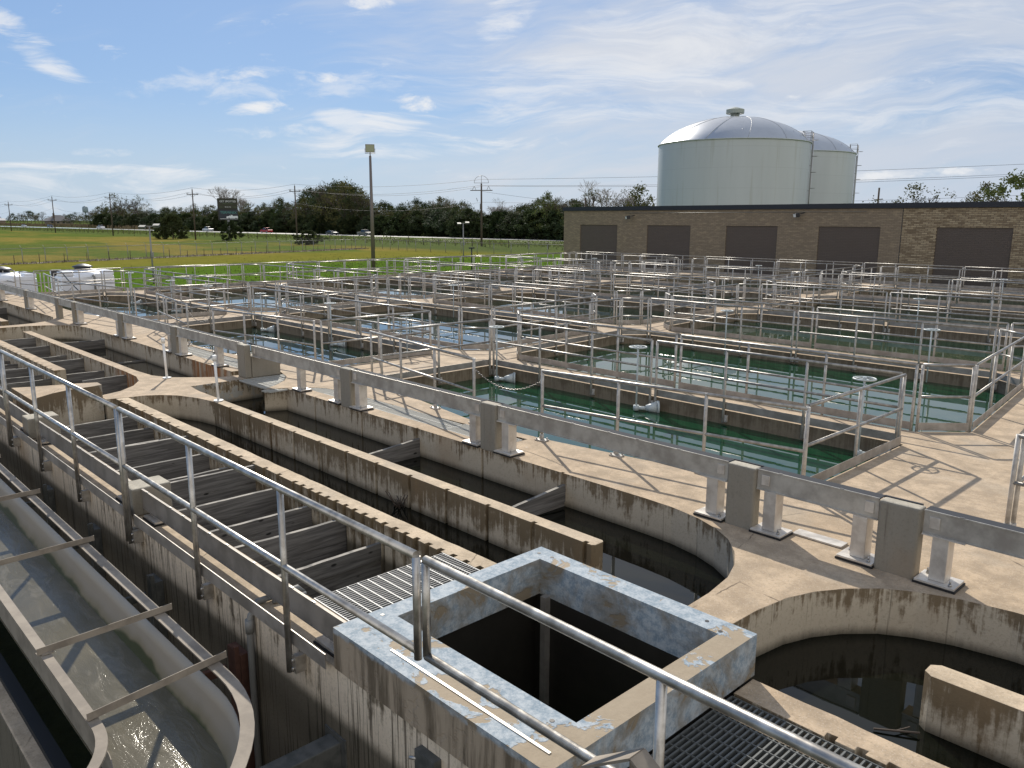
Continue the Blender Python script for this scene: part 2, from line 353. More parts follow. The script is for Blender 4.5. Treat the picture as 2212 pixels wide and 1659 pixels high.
m_bolt = metal('bolt', (.32, .31, .29), (.5, .48, .45), .4, .8)
m_dark = metal('dark_steel', (.07, .075, .07), (.14, .14, .13), .6, .3)
m_rusty = flat('rusty_steel', (.10, .045, .03), .85, 0, .5, 12)
m_grate = flat('galvanised_grating', (.22, .225, .23), .55, .3, .2, 20)
m_grated = flat('dark_grating', (.13, .135, .13), .6, .3, .3, 20)
m_gratef = flat('fibreglass_grating', (.40, .40, .37), .7, 0, .15, 9)
m_valve = flat('pale_valve_paint', (.46, .50, .50), .45, 0, .18, 10)
m_whitep = flat('white_pvc', (.78, .77, .74), .4, 0, .06, 6)
m_chain = metal('chain', (.14, .13, .12), (.30, .28, .26), .4, .9)
m_conduit = flat('grey_conduit', (.20, .20, .19), .5, 0, .15, 9)
def wood():
    mt, t, b = M('weathered_plank'); tc_ = N(t, 'ShaderNodeTexCoord').outputs['Object']; p = pos(t)
    g = noise(t, mapping(t, p, (3, 1.2, 24)), 1.0, 6, .6, 1.2); g2 = noise(t, p, 4, 3, .5)
    c = mix(t, smooth(t, g, .35, .68), (.06, .057, .057), (.21, .20, .19)); c = mix(t, mth(t, 'MULTIPLY', g2, .5), c, (.17, .155, .13))
    k = N(t, 'ShaderNodeTexVoronoi'); k.inputs['Scale'].default_value = 1.0; L(t, mapping(t, p, (1.4, 2.2, 5)), k.inputs['Vector'])
    c = mix(t, smooth(t, k.outputs['Distance'], .10, .05), c, (.012, .010, .009))
    c = mix(t, smooth(t, nrmz(t), .5, .9), c, mix(t, smooth(t, g2, .45, .6), (.13, .12, .105), (.30, .275, .235)))
    L(t, c, b.inputs['Base Color']); b.inputs['Roughness'].default_value = .8; bump(t, b, g, .6, .006); return mt
m_wood = wood()
def water(name, col, rip=3.0, st=.10, rough=.03, dist=.02, stretch=(1, 1, 1), ior=1.36, far=None):
    mt, t, b = M(name); p = pos(t); b.inputs['Base Color'].default_value = (*col, 1)
    b.inputs['Roughness'].default_value = rough; b.inputs['IOR'].default_value = ior
    b.inputs['Specular IOR Level'].default_value = 1.0 if far else .5
    if far:
        sp = N(t, 'ShaderNodeSeparateXYZ'); L(t, p, sp.inputs[0]); k = mth(t, 'MULTIPLY', smooth(t, sp.outputs[0], -17, -12), smooth(t, sp.outputs[1], 30, 19)); L(t, mix(t, k, far, col), b.inputs['Base Color']); b.inputs['Specular IOR Level'].default_value = .5
    n = noise(t, mapping(t, p, stretch), rip, 3, .5, .3); n2 = noise(t, p, rip * .23, 2, .5)
    bump(t, b, mth(t, 'ADD', mth(t, 'MULTIPLY', n, .5), n2), st, dist); return mt
m_wgreen = water('green_basin_water', (.005, .044, .019), 2.2, .16, .0, .008, ior=1.55, far=(.004, .022, .014))
m_wdark = water('dark_channel_water', (.004, .005, .003), 1.5, .10, .02, .01)
m_wpit = water('black_pit_water', (.002, .002, .003), 2.0, .2, .15, .02)
def flume_water():
    mt, t, b = M('muddy_flowing_water'); p = pos(t)
    f = noise(t, mapping(t, p, (1.1, 3.2, 1)), 2.2, 7, .65, 1.4); g = noise(t, p, 1.0, 3, .5, .5)
    c = mix(t, smooth(t, f, .45, .75), (.105, .092, .058), (.18, .16, .115)); c = mix(t, smooth(t, g, .5, .8), c, (.14, .12, .075))
    L(t, c, b.inputs['Base Color']); b.inputs['Roughness'].default_value = .14; b.inputs['Specular IOR Level'].default_value = .35
    h = mth(t, 'ADD', f, mth(t, 'MULTIPLY', noise(t, p, 26, 4, .6, .6), .35)); bump(t, b, h, .45, .012); return mt
m_wflume = flume_water()
def flume_wall():
    mt, t, b = M('algae_stained_flume_wall'); p = pos(t)
    n = noise(t, mapping(t, p, (.9, 1, 1.2)), 1.3, 4, .5); z = posz(t, p)
    k = mth(t, 'ADD', z, mth(t, 'MULTIPLY', n, .30))
    c = mix(t, smooth(t, k, -.26, -.12), (.25, .21, .125), (.36, .315, .25))
    c = mix(t, smooth(t, k, -.215, -.255), c, (.055, .065, .022))
    L(t, c, b.inputs['Base Color']); b.inputs['Roughness'].default_value = .45; b.inputs['Metallic'].default_value = .15; return mt
m_flumewall = flume_wall()
def grass():
    mt, t, b = M('field_grass'); p = pos(t); s = N(t, 'ShaderNodeSeparateXYZ'); L(t, p, s.inputs[0])
    big = noise(t, mapping(t, p, (.02, .045, 1)), 1.0, 5, .6, .4); md = noise(t, p, .22, 5, .65); fn = noise(t, p, 2.4, 4, .7); ft = noise(t, mapping(t, p, (.35, 1.3, 1)), 1.0, 4, .7)
    k = mth(t, 'ADD', mth(t, 'MULTIPLY', big, .75), mth(t, 'MULTIPLY', md, .25))
    # inside the fence the turf is green close to the basins and olive towards the fence; mown hay beyond
    band = mth(t, 'ADD', s.outputs[0], mth(t, 'MULTIPLY', md, 22))
    gin = smooth(t, band, -78, -62)
    hay = smooth(t, mth(t, 'ADD', band, mth(t, 'MULTIPLY', big, 70)), -105, -135)
    green = mix(t, md, (.060, .115, .014), (.105, .175, .024))
    olive = mix(t, md, (.150, .150, .026), (.210, .185, .042))
    c = mix(t, gin, olive, green)
    far = mix(t, smooth(t, k, .44, .56), (.105, .140, .034), (.225, .182, .050))
    c = mix(t, smooth(t, s.outputs[0], -96, -108), c, far)
    rd = mth(t, 'MULTIPLY', smooth(t, mth(t, 'ADD', s.outputs[1], mth(t, 'MULTIPLY', md, 10)), 80, 90), smooth(t, s.outputs[0], -70, -90))
    c = mix(t, rd, c, mix(t, fn, (.070, .100, .030), (.125, .150, .050)))
    c = mix(t, mth(t, 'MULTIPLY', smooth(t, ft, .42, .62), .4), c, mix(t, .5, c, (.03, .045, .008)))
    L(t, c, b.inputs['Base Color']); b.inputs['Roughness'].default_value = .95; b.inputs['Specular IOR Level'].default_value = 0.0
    bump(t, b, mth(t, 'ADD', fn, ft), .9, .12); return mt
m_grass = grass()
m_road = flat('pale_road', (.45, .44, .42), .22, 0, .08, .4)
m_dirt = flat('dry_dirt', (.20, .16, .12), .95, 0, .35, 1.2, .05)
def brick(name, c1, c2, mortar, mort=.012, mot=.45):
    mt, t, b = M(name); p = pos(t); s = N(t, 'ShaderNodeSeparateXYZ'); L(t, p, s.inputs[0])
    cb = N(t, 'ShaderNodeCombineXYZ'); L(t, s.outputs[0], cb.inputs[0]); L(t, s.outputs[2], cb.inputs[1])
    br = N(t, 'ShaderNodeTexBrick'); L(t, cb.outputs[0], br.inputs['Vector']); br.inputs['Scale'].default_value = 1
    br.inputs['Brick Width'].default_value = .30; br.inputs['Row Height'].default_value = .092; br.inputs['Mortar Size'].default_value = mort
    br.inputs['Color1'].default_value = (*c1, 1); br.inputs['Color2'].default_value = (*c2, 1); br.inputs['Mortar'].default_value = (*mortar, 1)
    n = noise(t, p, 1.2, 4, .6); n2 = noise(t, mapping(t, p, (2.2, 1, 7)), 1.0, 2, .5)
    c = mix(t, mth(t, 'MULTIPLY', n, .5), br.outputs[0], mix(t, .5, br.outputs[0], (.10, .075, .045)))
    c = mix(t, mth(t, 'MULTIPLY', smooth(t, n2, .52, .66), mot), c, mix(t, .5, c, (.50, .40, .24)))
    L(t, c, b.inputs['Base Color']); b.inputs['Roughness'].default_value = .85
    bump(t, b, br.outputs['Fac'], .5, -.006); return mt
m_brick = brick('buff_brick', (.235, .182, .125), (.30, .235, .16), (.19, .152, .105))
m_brick2 = brick('mottled_buff_brick', (.20, .145, .085), (.46, .37, .235), (.14, .10, .065))
m_panel = brick('brown_painted_brick', (.105, .084, .071), (.115, .092, .078), (.09, .072, .06), mot=0)
m_fascia = flat('black_roof_edge', (.013, .015, .022), .45)
def tank_paint():
    mt, t, b = M('white_tank_paint'); p = pos(t)
    n = noise(t, mapping(t, p, (.5, .5, .06)), 1.0, 5, .6); z = posz(t, p)
    c = mix(t, n, (.42, .44, .46), (.52, .54, .56)); st_ = noise(t, mapping(t, p, (2.2, 2.2, .10)), 1.0, 4, .6); c = mix(t, mth(t, 'MULTIPLY', smooth(t, st_, .56, .70), .45), c, (.36, .36, .33))
    w = N(t, 'ShaderNodeMath', operation='FRACT'); L(t, mth(t, 'MULTIPLY', z, .42), w.inputs[0])
    c = mix(t, mth(t, 'MULTIPLY', smooth(t, w.outputs[0], .97, .99), .5), c, (.36, .38, .39))
    L(t, c, b.inputs['Base Color']); b.inputs['Roughness'].default_value = .38; return mt
m_tank = tank_paint()
m_dome = flat('dome_plate', (.42, .44, .47), .34, .45, .12, .6)
m_seam = flat('dome_seam', (.42, .44, .46), .5)
m_green = flat('grey_green_vent', (.30, .33, .29), .5)
m_poly = flat('white_polyethylene', (.74, .77, .82), .38, 0, .05, 3)
m_black = flat('black_plastic', (.02, .02, .022), .45)
m_hose = flat('blue_grey_hose', (.06, .09, .12), .5)
m_pole = flat('timber_pole', (.085, .065, .05), .9, 0, .2, 3)
m_polem = flat('brown_metal_pole', (.17, .14, .125), .5, .2)
m_polea = flat('grey_metal_pole', (.26, .25, .24), .5, .3)
m_wire = flat('wire', (.05, .05, .055), .6)
m_glassl = flat('lamp_glass', (.30, .31, .20), .15)
m_sglass = flat('car_glass', (.02, .025, .03), .06)
m_tyre = flat('tyre', (.015, .015, .015), .8)
m_hub = flat('wheel_hub', (.45, .45, .46), .3, .7)
m_headl = flat('headlamp', (.8, .8, .78), .1)
m_bark = flat('bark', (.085, .068, .05), .95, 0, .3, 5)
m_barkp = flat('pale_bark', (.26, .235, .205), .95, 0, .2, 5)
def leaf(name, a, bcol, c3, trans=.25):
    mt, t, b = M(name); g = N(t, 'ShaderNodeNewGeometry'); p = g.outputs['Position']; oi = N(t, 'ShaderNodeObjectInfo')
    n = noise(t, p, .55, 3, .6); r_ = g.outputs['Random Per Island']
    c = mix(t, smooth(t, n, .35, .65), a, bcol); c = mix(t, mth(t, 'MULTIPLY', smooth(t, r_, .6, 1.0), .55), c, c3)
    c = mix(t, mth(t, 'MULTIPLY', oi.outputs['Random'], .35), c, mix(t, .6, c, (.09, .065, .03)))
    L(t, c, b.inputs['Base Color']); b.inputs['Roughness'].default_value = .75; b.inputs['Specular IOR Level'].default_value = .2
    tr = N(t, 'ShaderNodeBsdfTranslucent'); L(t, c, tr.inputs[0]); ms = N(t, 'ShaderNodeMixShader'); ms.inputs[0].default_value = trans
    L(t, b.outputs[0], ms.inputs[1]); L(t, tr.outputs[0], ms.inputs[2]); L(t, ms.outputs[0], t.nodes['Material Output'].inputs[0]); return mt
m_leafd = leaf('dark_evergreen_leaf', (.022, .040, .014), (.040, .062, .020), (.060, .080, .028))
m_leafo = leaf('olive_leaf', (.055, .065, .022), (.085, .090, .030), (.12, .105, .04), .3)
m_leafg = leaf('light_green_leaf', (.070, .105, .025), (.11, .14, .04), (.15, .15, .05), .35)
def link_fabric():
    mt, t, b = M('chain_link'); p = pos(t); b.inputs['Base Color'].default_value = (.22, .22, .21, 1); b.inputs['Roughness'].default_value = .6
    tr = N(t, 'ShaderNodeBsdfTransparent'); ms = N(t, 'ShaderNodeMixShader'); ms.inputs[0].default_value = .13
    L(t, tr.outputs[0], ms.inputs[1]); L(t, b.outputs[0], ms.inputs[2]); L(t, ms.outputs[0], t.nodes['Material Output'].inputs[0]); return mt
m_link = link_fabric()

# ================================================================== GROUND AND WATER
GZ = -1.3
g = MB(); g.add([(-3000, -900, GZ), (900, -900, GZ), (900, 3000, GZ), (-3000, 3000, GZ)], [(0, 1, 2, 3)])
# a sheet with a pit in front of the concrete wall where the ground is lower
gs = slab('ground', [(-3500, 2.9), (900, 2.9), (900, 3500), (-3500, 3500)], [], GZ - .5, GZ, m_grass); tag(gs, kind='structure')
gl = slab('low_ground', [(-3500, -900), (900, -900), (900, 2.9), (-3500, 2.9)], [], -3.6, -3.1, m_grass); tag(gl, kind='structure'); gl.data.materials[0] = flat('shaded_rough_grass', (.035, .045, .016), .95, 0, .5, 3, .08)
def sheet(name, pts, z, mat):
    mb = MB(); mb.add([(x, y, z) for x, y in pts], [tuple(range(len(pts)))]); o = mb.build(name, mat); return tag(o, kind='structure')
sheet('basin_water', [(-38.6, 8.275), (16, 8.275), (16, 44), (-38.6, 44)], -.25, m_wgreen)
sheet('channel_water', [(-47, 4.75), (16, 4.75), (16, 8.265), (-47, 8.265)], -.44, m_wdark)
sheet('sump_water', [(-47, 3.1), (16, 3.1), (16, 4.745), (-47, 4.745)], -1.35, m_wpit)

# ================================================================== CONCRETE DECK
def grooves(x0, x1, y, xs, w=.022, d=.035, into=1):
    """path points from x0 to x1 along y with grooves cut (into=+1 towards +Y)."""
    sgn = 1 if x1 > x0 else -1; pts = [(x0, y)]
    for x in sorted([q for q in xs if min(x0, x1) + .05 < q < max(x0, x1) - .05], reverse=(sgn < 0)):
        pts += [(x - sgn * w, y), (x - sgn * w, y + into * d), (x + sgn * w, y + into * d), (x + sgn * w, y)]
    return pts + [(x1, y)]
def rarc(xe, s):
    """wall of the U-turn at a channel end; xe = X of the end face, s=+1 when the end is on the +X side; runs from Y 4.86 up to 7.38"""
    base = [(0, 4.86), (.02, 5.3), (0, 5.8), (-.06, 6.2), (-.17, 6.5), (-.33, 6.76), (-.55, 7.0), (-.80, 7.16), (-1.1, 7.28), (-1.5, 7.36), (-1.9, 7.38)]
    return [(xe + s * a, b) for a, b in base]
Y3 = 7.38
g3 = [-3.68 - 1.557 * k for k in range(7)] + [-16.9 - 1.557 * k for k in range(6)] + [-30.0 - 1.557 * k for k in range(8)] + [-.2 + 1.557 * k for k in range(8)]
path = [(16, 44.6), (16, Y3)]
path += grooves(16, -1.25, Y3, g3)[1:]
path += list(reversed(rarc(-3.1, -1)))[1:]            # basin on the right: its left end (mirrored)
path += [(-3.56, 4.86)] + rarc(-3.56, 1)[1:]
path += grooves(-5.46, -14.06, Y3, g3)[1:]
# feed trough behind the back beam (under the gratings)
path += [(-14.06, 7.66), (-8.92, 7.66), (-8.26, 7.90), (-8.26, 8.2), (-10.4, 8.08), (-13.1, 8.06), (-13.6, 7.95), (-13.93, 7.72), (-14.12, 7.40), (-14.30, 7.02),
         (-14.52, 7.38), (-14.85, 7.75), (-15.2, 7.98), (-15.72, 8.13), (-17.3, 8.2), (-20.6, 8.2), (-20.6, 7.66), (-16.5, 7.66), (-16.5, Y3)]
path += grooves(-16.5, -26.05, Y3, g3)[1:]
path += list(reversed(rarc(-27.95, -1)))[1:]
path += [(-28.45, 4.86)] + rarc(-28.45, 1)[1:]
path += grooves(-30.35, -47, Y3, g3)[1:]
path += [(-47, 8.3), (-38.95, 8.45), (-38.95, 44.6)]
def wx1(y): return -14.45 - .09 * max(0, y - 13)
def wx2(y): return -26.0 - .07 * max(0, y - 13)
def wxr(y): return -3.85 - .10 * max(0, y - 13.5)
def wxl(y): return -38.05
ROWS = [(12.95, 18.7), (19.85, 26.0), (27.1, 33.7), (34.9, 41.6)]
tanks = []          # (row, col, outline counter-clockwise starting at the near-left corner)
tanks.append((1, 'right', [(-13.3, 8.95), (-9.5, 8.32), (-8.05, 8.40), (-4.3, 8.93), (-4.3, 12.05), (-13.3, 12.05)]))
tanks.append((1, 'middle', [(-24.6, 8.95), (-20.8, 8.32), (-19.25, 8.34), (-15.5, 8.95), (-15.4, 12.05), (-24.95, 12.05)]))
tanks.append((1, 'left', [(-36.6, 9.1), (-33.0, 8.42), (-30.9, 8.36), (-26.95, 8.95), (-26.9, 12.05), (-36.2, 12.05), (-37.1, 11.2)]))
def octo(xa, xb, ya, yb, c, cl=True, cr=True):
    x = lambda f, y: f(y)
    pts = []
    pts += [(xa(ya) + c, ya)] if cl else [(xa(ya), ya)]
    pts += [(xb(ya) - c, ya), (xb(ya + c), ya + c)] if cr else [(xb(ya), ya)]
    pts += [(xb(yb - c), yb - c), (xb(yb) - c, yb)] if cr else [(xb(yb), yb)]
    pts += [(xa(yb) + c, yb), (xa(yb - c), yb - c), (xa(ya + c), ya + c)] if cl else [(xa(yb), yb)]
    return pts
for ri, (ya, yb) in enumerate(ROWS):
    tanks.append((ri + 2, 'right', octo(lambda y: wx1(y) + .42, lambda y: wxr(y), ya, yb, .62)))
    tanks.append((ri + 2, 'middle', octo(lambda y: wx2(y) + .42, lambda y: wx1(y) - .42, ya, yb, .62)))
    tanks.append((ri + 2, 'left', octo(wxl, lambda y: wx2(y) - .42, ya, yb, .75)))
for ri, (ya, yb) in enumerate([(8.9, 18.7)] + ROWS[1:]):       # basins continue to the right, out of frame, from the third row on
    if ri >= 1: tanks.append((ri + 2, 'far right', octo(lambda y: wxr(y) + .9, lambda y: 7.0, ya, yb, .62)))
deck = slab('deck', path, [t[2] for t in tanks], -1.8, 0, m_conc, .012); tag(deck, kind='structure')

# island between the two flocculation basins, carries the divider walls
isl = [(-15.40, 4.50), (-15.37, 4.66), (-15.31, 4.90), (-15.26, 5.14), (-15.12, 5.37), (-14.86, 5.59), (-14.38, 5.77), (-13.9, 5.85), (-13.9, 6.03), (-15.0, 6.04), (-15.53, 6.10),
       (-15.55, 7.60), (-16.0, 7.60), (-16.05, 7.0), (-16.39, 6.54), (-16.74, 6.16), (-17.2, 5.97), (-18.0, 5.92), (-18.0, 5.71), (-17.3, 5.68), (-16.8, 5.56), (-16.35, 5.30), (-16.0, 4.95), (-15.80, 4.50)]
o = slab('channel_island', isl, [], -2.2, 0, m_conc, .012); tag(o, 'Y-shaped concrete island between the two baffled channels, carrying the deep end pillar', 'concrete island')
def wallthing(name, poly, z0, z1, mat, label, cat, group=None, bev=.012):
    o = slab(name, poly, [], z0, z1, mat, bev); return tag(o, label, cat, group)
g2a = [-13.26 + .746 * k for k in range(12)]
near2 = grooves(-13.9, -4.97, 5.85, g2a, .028, .045)
wallthing('divider_wall', near2 + [(-4.94, 5.88), (-4.94, 6.0), (-4.97, 6.03), (-13.9, 6.03)], -2.2, 0, m_div, 'thin ribbed concrete divider wall with a free end beside the blue box', 'channel wall')
g2b = [-18.9 - .746 * k for k in range(11)]
wallthing('divider_wall', grooves(-26.6, -18.0, 5.71, g2b) + [(-18.0, 5.92), (-26.6, 5.92)], -2.2, 0, m_conc, 'thin concrete divider wall with planks against it in the left baffled basin', 'channel wall')
g2c = [-.9 + .746 * k for k in range(20)]
wallthing('divider_wall', grooves(-1.72, 15, 5.82, g2c) + [(15, 6.03), (-1.72, 6.03), (-1.78, 5.98), (-1.78, 5.87)], -2.2, 0, m_div, 'short rounded concrete wall end in the dark round basin at bottom right', 'channel wall')
wallthing('divider_wall', grooves(-46, -29.75, 5.82, [-45 + .746 * k for k in range(20)]) + [(-29.75, 6.03), (-46, 6.03)], -2.2, 0, m_conc, 'farthest divider wall in the basin cut by the left picture edge', 'channel wall')
n1 = [-15.14 + .369 * k for k in range(17)] + [-8.83 + .194 * k for k in range(22)]
def rough_edge(pts, amp, seed):
    r = random.Random(seed); return [(x + r.uniform(-amp, amp) * .4, y + r.uniform(-amp, amp)) for x, y in pts]
def wobble(x0, x1, y, amp, step, seed):
    r = random.Random(seed); n = int(abs(x1 - x0) / step); return [(x0 + (x1 - x0) * i / n, y + (r.uniform(-amp, amp) if 0 < i < n else 0)) for i in range(n + 1)]
w1 = rough_edge(grooves(-15.35, -4.78, 4.65, n1, .034, .055), .007, 3) + wobble(-4.78, -15.35, 4.858, .006, .18, 5)
wallthing('toothed_wall', w1, -2.2, -.004, m_div, 'long concrete wall with a worn toothed near edge behind the stacked planks', 'channel wall', bev=.008)
n1b = [-19.5 - .369 * k for k in range(23)]
wallthing('toothed_wall', rough_edge(grooves(-27.9, -19.2, 4.62, n1b, .032, .05), .006, 9) + wobble(-19.2, -27.9, 4.858, .006, .2, 6), -2.2, -.004, m_conc,
          'toothed concrete wall ending short in the left baffled basin', 'channel wall', bev=.008)
n1c = [-1.9 + .194 * k for k in range(40)]
wallthing('toothed_wall', rough_edge(grooves(-2.585, 15, 4.60, n1c, .034, .05), .009, 12) + wobble(15, -2.585, 4.858, .008, .2, 7), -2.2, -.004, m_conc,
          'sunlit concrete ledge between the dark grating and the round basin', 'channel wall', bev=.008)
wallthing('outer_wall', [(-47, 2.76), (15, 2.76), (15, 3.20), (-47, 3.20)], -3.6, 0, m_wallc, 'tall streaked concrete outer wall carrying the front railing', 'outer wall', bev=.014)
wallthing('curved_wall', [(-14.72, 3.205), (-15.0, 3.32), (-15.22, 3.60), (-15.36, 3.9), (-15.40, 4.3), (-15.46, 4.47), (-15.74, 4.48), (-15.90, 4.1), (-16.04, 3.6), (-16.22, 3.205)], -2.2, .27, m_conc,
          'raised curved concrete block end left of the plank baffles', 'raised wall', bev=.03)

# blue painted box
bx = thing('concrete_box', 'square raised concrete box with flaking pale blue paint and a black opening', 'concrete box', (-3.68, 3.8, 0))
def ringmesh():
    bm = MB()
    return bm
ring = slab('box_rim', [(-4.75, 2.752), (-2.60, 2.752), (-2.60, 4.90), (-4.75, 4.90)], [[(-4.57, 3.19), (-4.57, 4.70), (-2.79, 4.70), (-2.79, 3.19)]], .002, .325, m_blue, .018)
ring.parent = bx; ring.location = Vector((0, 0, ring.location.z)) - Vector((bx.location.x, bx.location.y, 0))
m_pit_shade = flat('pit_shade_concrete', (.016, .014, .011), .5, 0, .5, 4, .01)  # near-black colour stands in for the darkness inside the pit
inner = MB(); inner.box(-4.75, -2.60, 4.70, 4.858, -2.2, -.002).build('box_far_wall', m_pit_shade, bx)
MB().box(-4.75, -4.62, 3.2, 4.70, -2.2, -.002).build('added_dark_wall', m_pit_shade, bx); MB().box(-2.75, -2.62, 3.2, 4.70, -2.2, -.002).build('added_dark_wall', m_pit_shade, bx)  # added below the rim to hide the planks and darken the pit
for (x, y) in ((-4.66, 4.78), (-4.52, 4.80), (-2.95, 4.80), (-2.80, 4.74), (-4.66, 3.12), (-4.52, 3.02), (-2.78, 3.0), (-2.9, 3.1)):
    MB().tube((x, y, .3255), (x, y, .3275), .016, 10).build('anchor_hole', m_black, bx)
MB().box(-4.50, -4.44, 4.64, 4.70, -1.2, .02).build('guide_rail', m_toe, bx)

# ================================================================== PILLARS AND BEAMS
back_p = [-2.79, -4.39, -8.40, -12.12, -19.80, -23.55, -27.80, -29.62, -33.6, -37.9, -41.8, -45.7]
PB = {}
desc = {-2.79: 'concrete pillar on the slab nearest the right edge, its twin to the left', -4.39: 'concrete pillar of the right pair, left one beside the big slab shadow',
        -8.40: 'concrete pillar right of the long trough grating', -12.12: 'concrete pillar over the ribbed wall, next right of the deep end pillar',
        -19.80: 'concrete pillar beside the left white pipe staff', -23.55: 'concrete pillar on the sunlit deck, second left of the deep end pillar',
        -27.80: 'right pillar of the far pair over the curved wall', -29.62: 'left pillar of the far pair over the curved wall', -33.6: 'concrete pillar left of the far pair, second from the picture edge',
        -37.9: 'leftmost visible concrete pillar at the picture edge', -41.8: 'concrete pillar beyond the left picture edge', -45.7: 'last concrete pillar far beyond the left edge'}
for x in back_p:
    if x < -38: continue
    o = MB().box(x, x + (.33 if x != -2.79 else .37), 7.375, 7.52, -.02, .68).build('concrete_pillar', m_pill, bevel=.02)
    tag(o, desc[x], 'concrete pillar', 'pillars of the back beam')
x = 5.0
o = MB().prism([(-15.90, 7.25), (-15.54, 7.25), (-15.54, 7.39), (-15.90, 7.39)], .0, .69).build('concrete_pillar', m_pill, bevel=.02)
op = MB().box(-15.88, -15.52, 7.392, 8.02, .0, .45).build('pillar_base', m_pill, None, bevel=.015); op.parent = o; op.location = Vector(op.location) - Vector(o.location)
tag(o, 'deep blocky concrete pillar standing on the channel island', 'concrete pillar', 'pillars of the back beam')
MB().box(.6, .97, 7.375, 7.52, -.02, .68).build('concrete_pillar', m_pill, bevel=.02)
bpy.data.objects.remove(bpy.data.objects[-1], do_unlink=True) if False else None
for o in COL.objects:
    if o.name.startswith('concrete_pillar') and 'label' not in o: tag(o, 'concrete pillar just outside the right edge', 'concrete pillar', 'pillars of the back beam')
def ibeam(x0, x1, y0, y1, z0, z1, t=.012):
    mb = MB(); yc = y0 + .035
    mb.box(x0, x1, y0, y0 + .010, z1 - t, z1); mb.box(x0, x1, y0, y1, z0, z0 + t); mb.box(x0, x1, y0 + .012, y0 + .024, z0 + t, z1 - t)
    return mb
def leg_parts(root, xc, y0, y1, ztop, w=.14):
    lg = MB().box(xc - w / 2, xc + w / 2, y0 + .03, y1 - .02, .045, ztop).build('support_leg', m_legm, root, bevel=.006)
    base = MB().box(xc - .17, xc + .17, y0 - .03, y1 + .03, .022, .044).build('base_plate', m_legm, root, bevel=.003)
    MB().box(xc - .18, xc + .18, y0 - .036, y1 + .036, .003, .021).build('rubber_pad', m_rubber, root)
    for sx, sy in ((-.12, .0), (.12, .0)):
        c = (xc + sx, y0 + .02 if sx > 0 else y1 - .04)
        b = MB(); b.tube((c[0], c[1], .044), (c[0], c[1], .062), .017, 6); b.tube((c[0], c[1], .062), (c[0], c[1], .095), .009, 6)
        b.build('bolt', m_bolt, root)
spans = [(-2.40, .6, 'right of the last pillar, leaving the frame'), (-4.05, -2.80, 'short piece between the paired right pillars'), (-8.06, -4.40, 'longest near span left of the paired pillars'),
         (-11.78, -8.41, 'span over the trough grating'), (-15.53, -12.13, 'span right of the deep island pillar'), (-19.46, -15.91, 'span left of the deep island pillar'),
         (-23.21, -19.81, 'span crossing the lattice shadows'), (-27.46, -23.56, 'span right of the far pillar pair'), (-29.28, -27.81, 'short piece between the far pillar pair'),
         (-33.26, -29.63, 'span left of the far pillar pair'), (-37.56, -33.61, 'span between the two leftmost pillars'), (-41.5, -37.91, 'leftmost span at the picture edge')]
for a, b, ds in spans:
    t = thing('steel_beam', 'galvanised I-beam, ' + ds, 'steel beam', ((a + b) / 2, 7.47, 0), 0, 'back beam spans')
    ibeam(a, b, 7.40, 7.55, .462, .684).build('beam', m_beam, t); MB().box(a, b, 7.4105, 7.55, .668, .679).build('top_flange', m_flange, t)
    MB().box(b - .002, b + .34, 7.523, 7.55, .655, .683).build('joint_strap', m_flange, t)
    for xx in (a + .05, b - .13):
        pl = MB().box(xx, xx + .09, 7.402, 7.4115, .52, .63).build('end_plate', m_legm, t, bevel=.004)
    r_ = random.Random(int(a * 10))
    for k in range(int((b - a) / .55)):
        xx = a + .25 + k * .55 + r_.uniform(-.1, .1)
        MB().box(xx, xx + .035, 7.402, 7.412, .6845, .689).build('clip', m_bolt, t)
    if b - a > 2:
        if a > -30 and abs(b + 15.91) > .1: leg_parts(t, b - .18, 7.37, 7.58, .462)
        if abs(a + 15.53) > .1: leg_parts(t, a + .16, 7.37, 7.58, .462)
        for xx in (a, b - .36): MB().box(xx, xx + .36, 7.385, 7.565, .452, .4615).build('cap_plate', m_legm, t)
    elif a > -5: leg_parts(t, a + .16, 7.37, 7.58, .462); leg_parts(t, b - .16, 7.37, 7.58, .462)
    if a < -16 and a > -20: leg_parts(t, -17.3, 7.39, 7.58, .462)
    if a < -12 and a > -16: leg_parts(t, -13.7, 7.41, 7.58, .462)
# front pillars and beam
fp = [(-13.57, 'left of the two low square pillars behind the front railing'), (-9.24, 'right of the two low square pillars behind the front railing'), (-17.9, 'low square pillar behind the railing at the left edge')]
for x, ds in fp:
    tag(MB().box(x, x + .35, 2.765, 3.19, .0, .318).build('low_pillar', m_pill, bevel=.02), 'pale concrete, ' + ds, 'concrete pillar', 'pillars of the front beam')
for a, b, ds in ((-8.88, -4.76, 'running into the blue box'), (-13.2, -9.25, 'between the two low square pillars'), (-17.53, -13.59, 'left of the low square pillars'), (-23, -17.92, 'at the left picture edge')):
    t = thing('front_beam', 'galvanised channel beam on the outer wall, ' + ds, 'steel beam', ((a + b) / 2, 2.92, 0), 0, 'front beam spans')
    bm_ = MB(); bm_.box(a, b, 2.86, 2.884, .300, .31); bm_.box(a, b, 2.86, 2.95, .09, .102); bm_.box(a, b, 2.864, 2.876, .102, .300); bm_.build('beam', m_fbeam_shaded, t)
    r_ = random.Random(int(a))
    for k in range(int((b - a) / .5)):
        xx = a + .2 + k * .5 + r_.uniform(-.1, .1); MB().box(xx, xx + .04, 2.862, 2.875, .3105, .316).build('clip', m_bolt, t)
    for xc in (a + .28, b - .22):
        MB().box(xc - .06, xc + .06, 2.89, 2.97, .045, .09).build('support_leg', m_legm, t)
        MB().box(xc - .18, xc + .14, 2.83, 3.0, .022, .044).build('base_plate', m_legm, t); MB().box(xc - .19, xc + .15, 2.82, 3.01, .003, .021).build('rubber_pad', m_rubber, t)
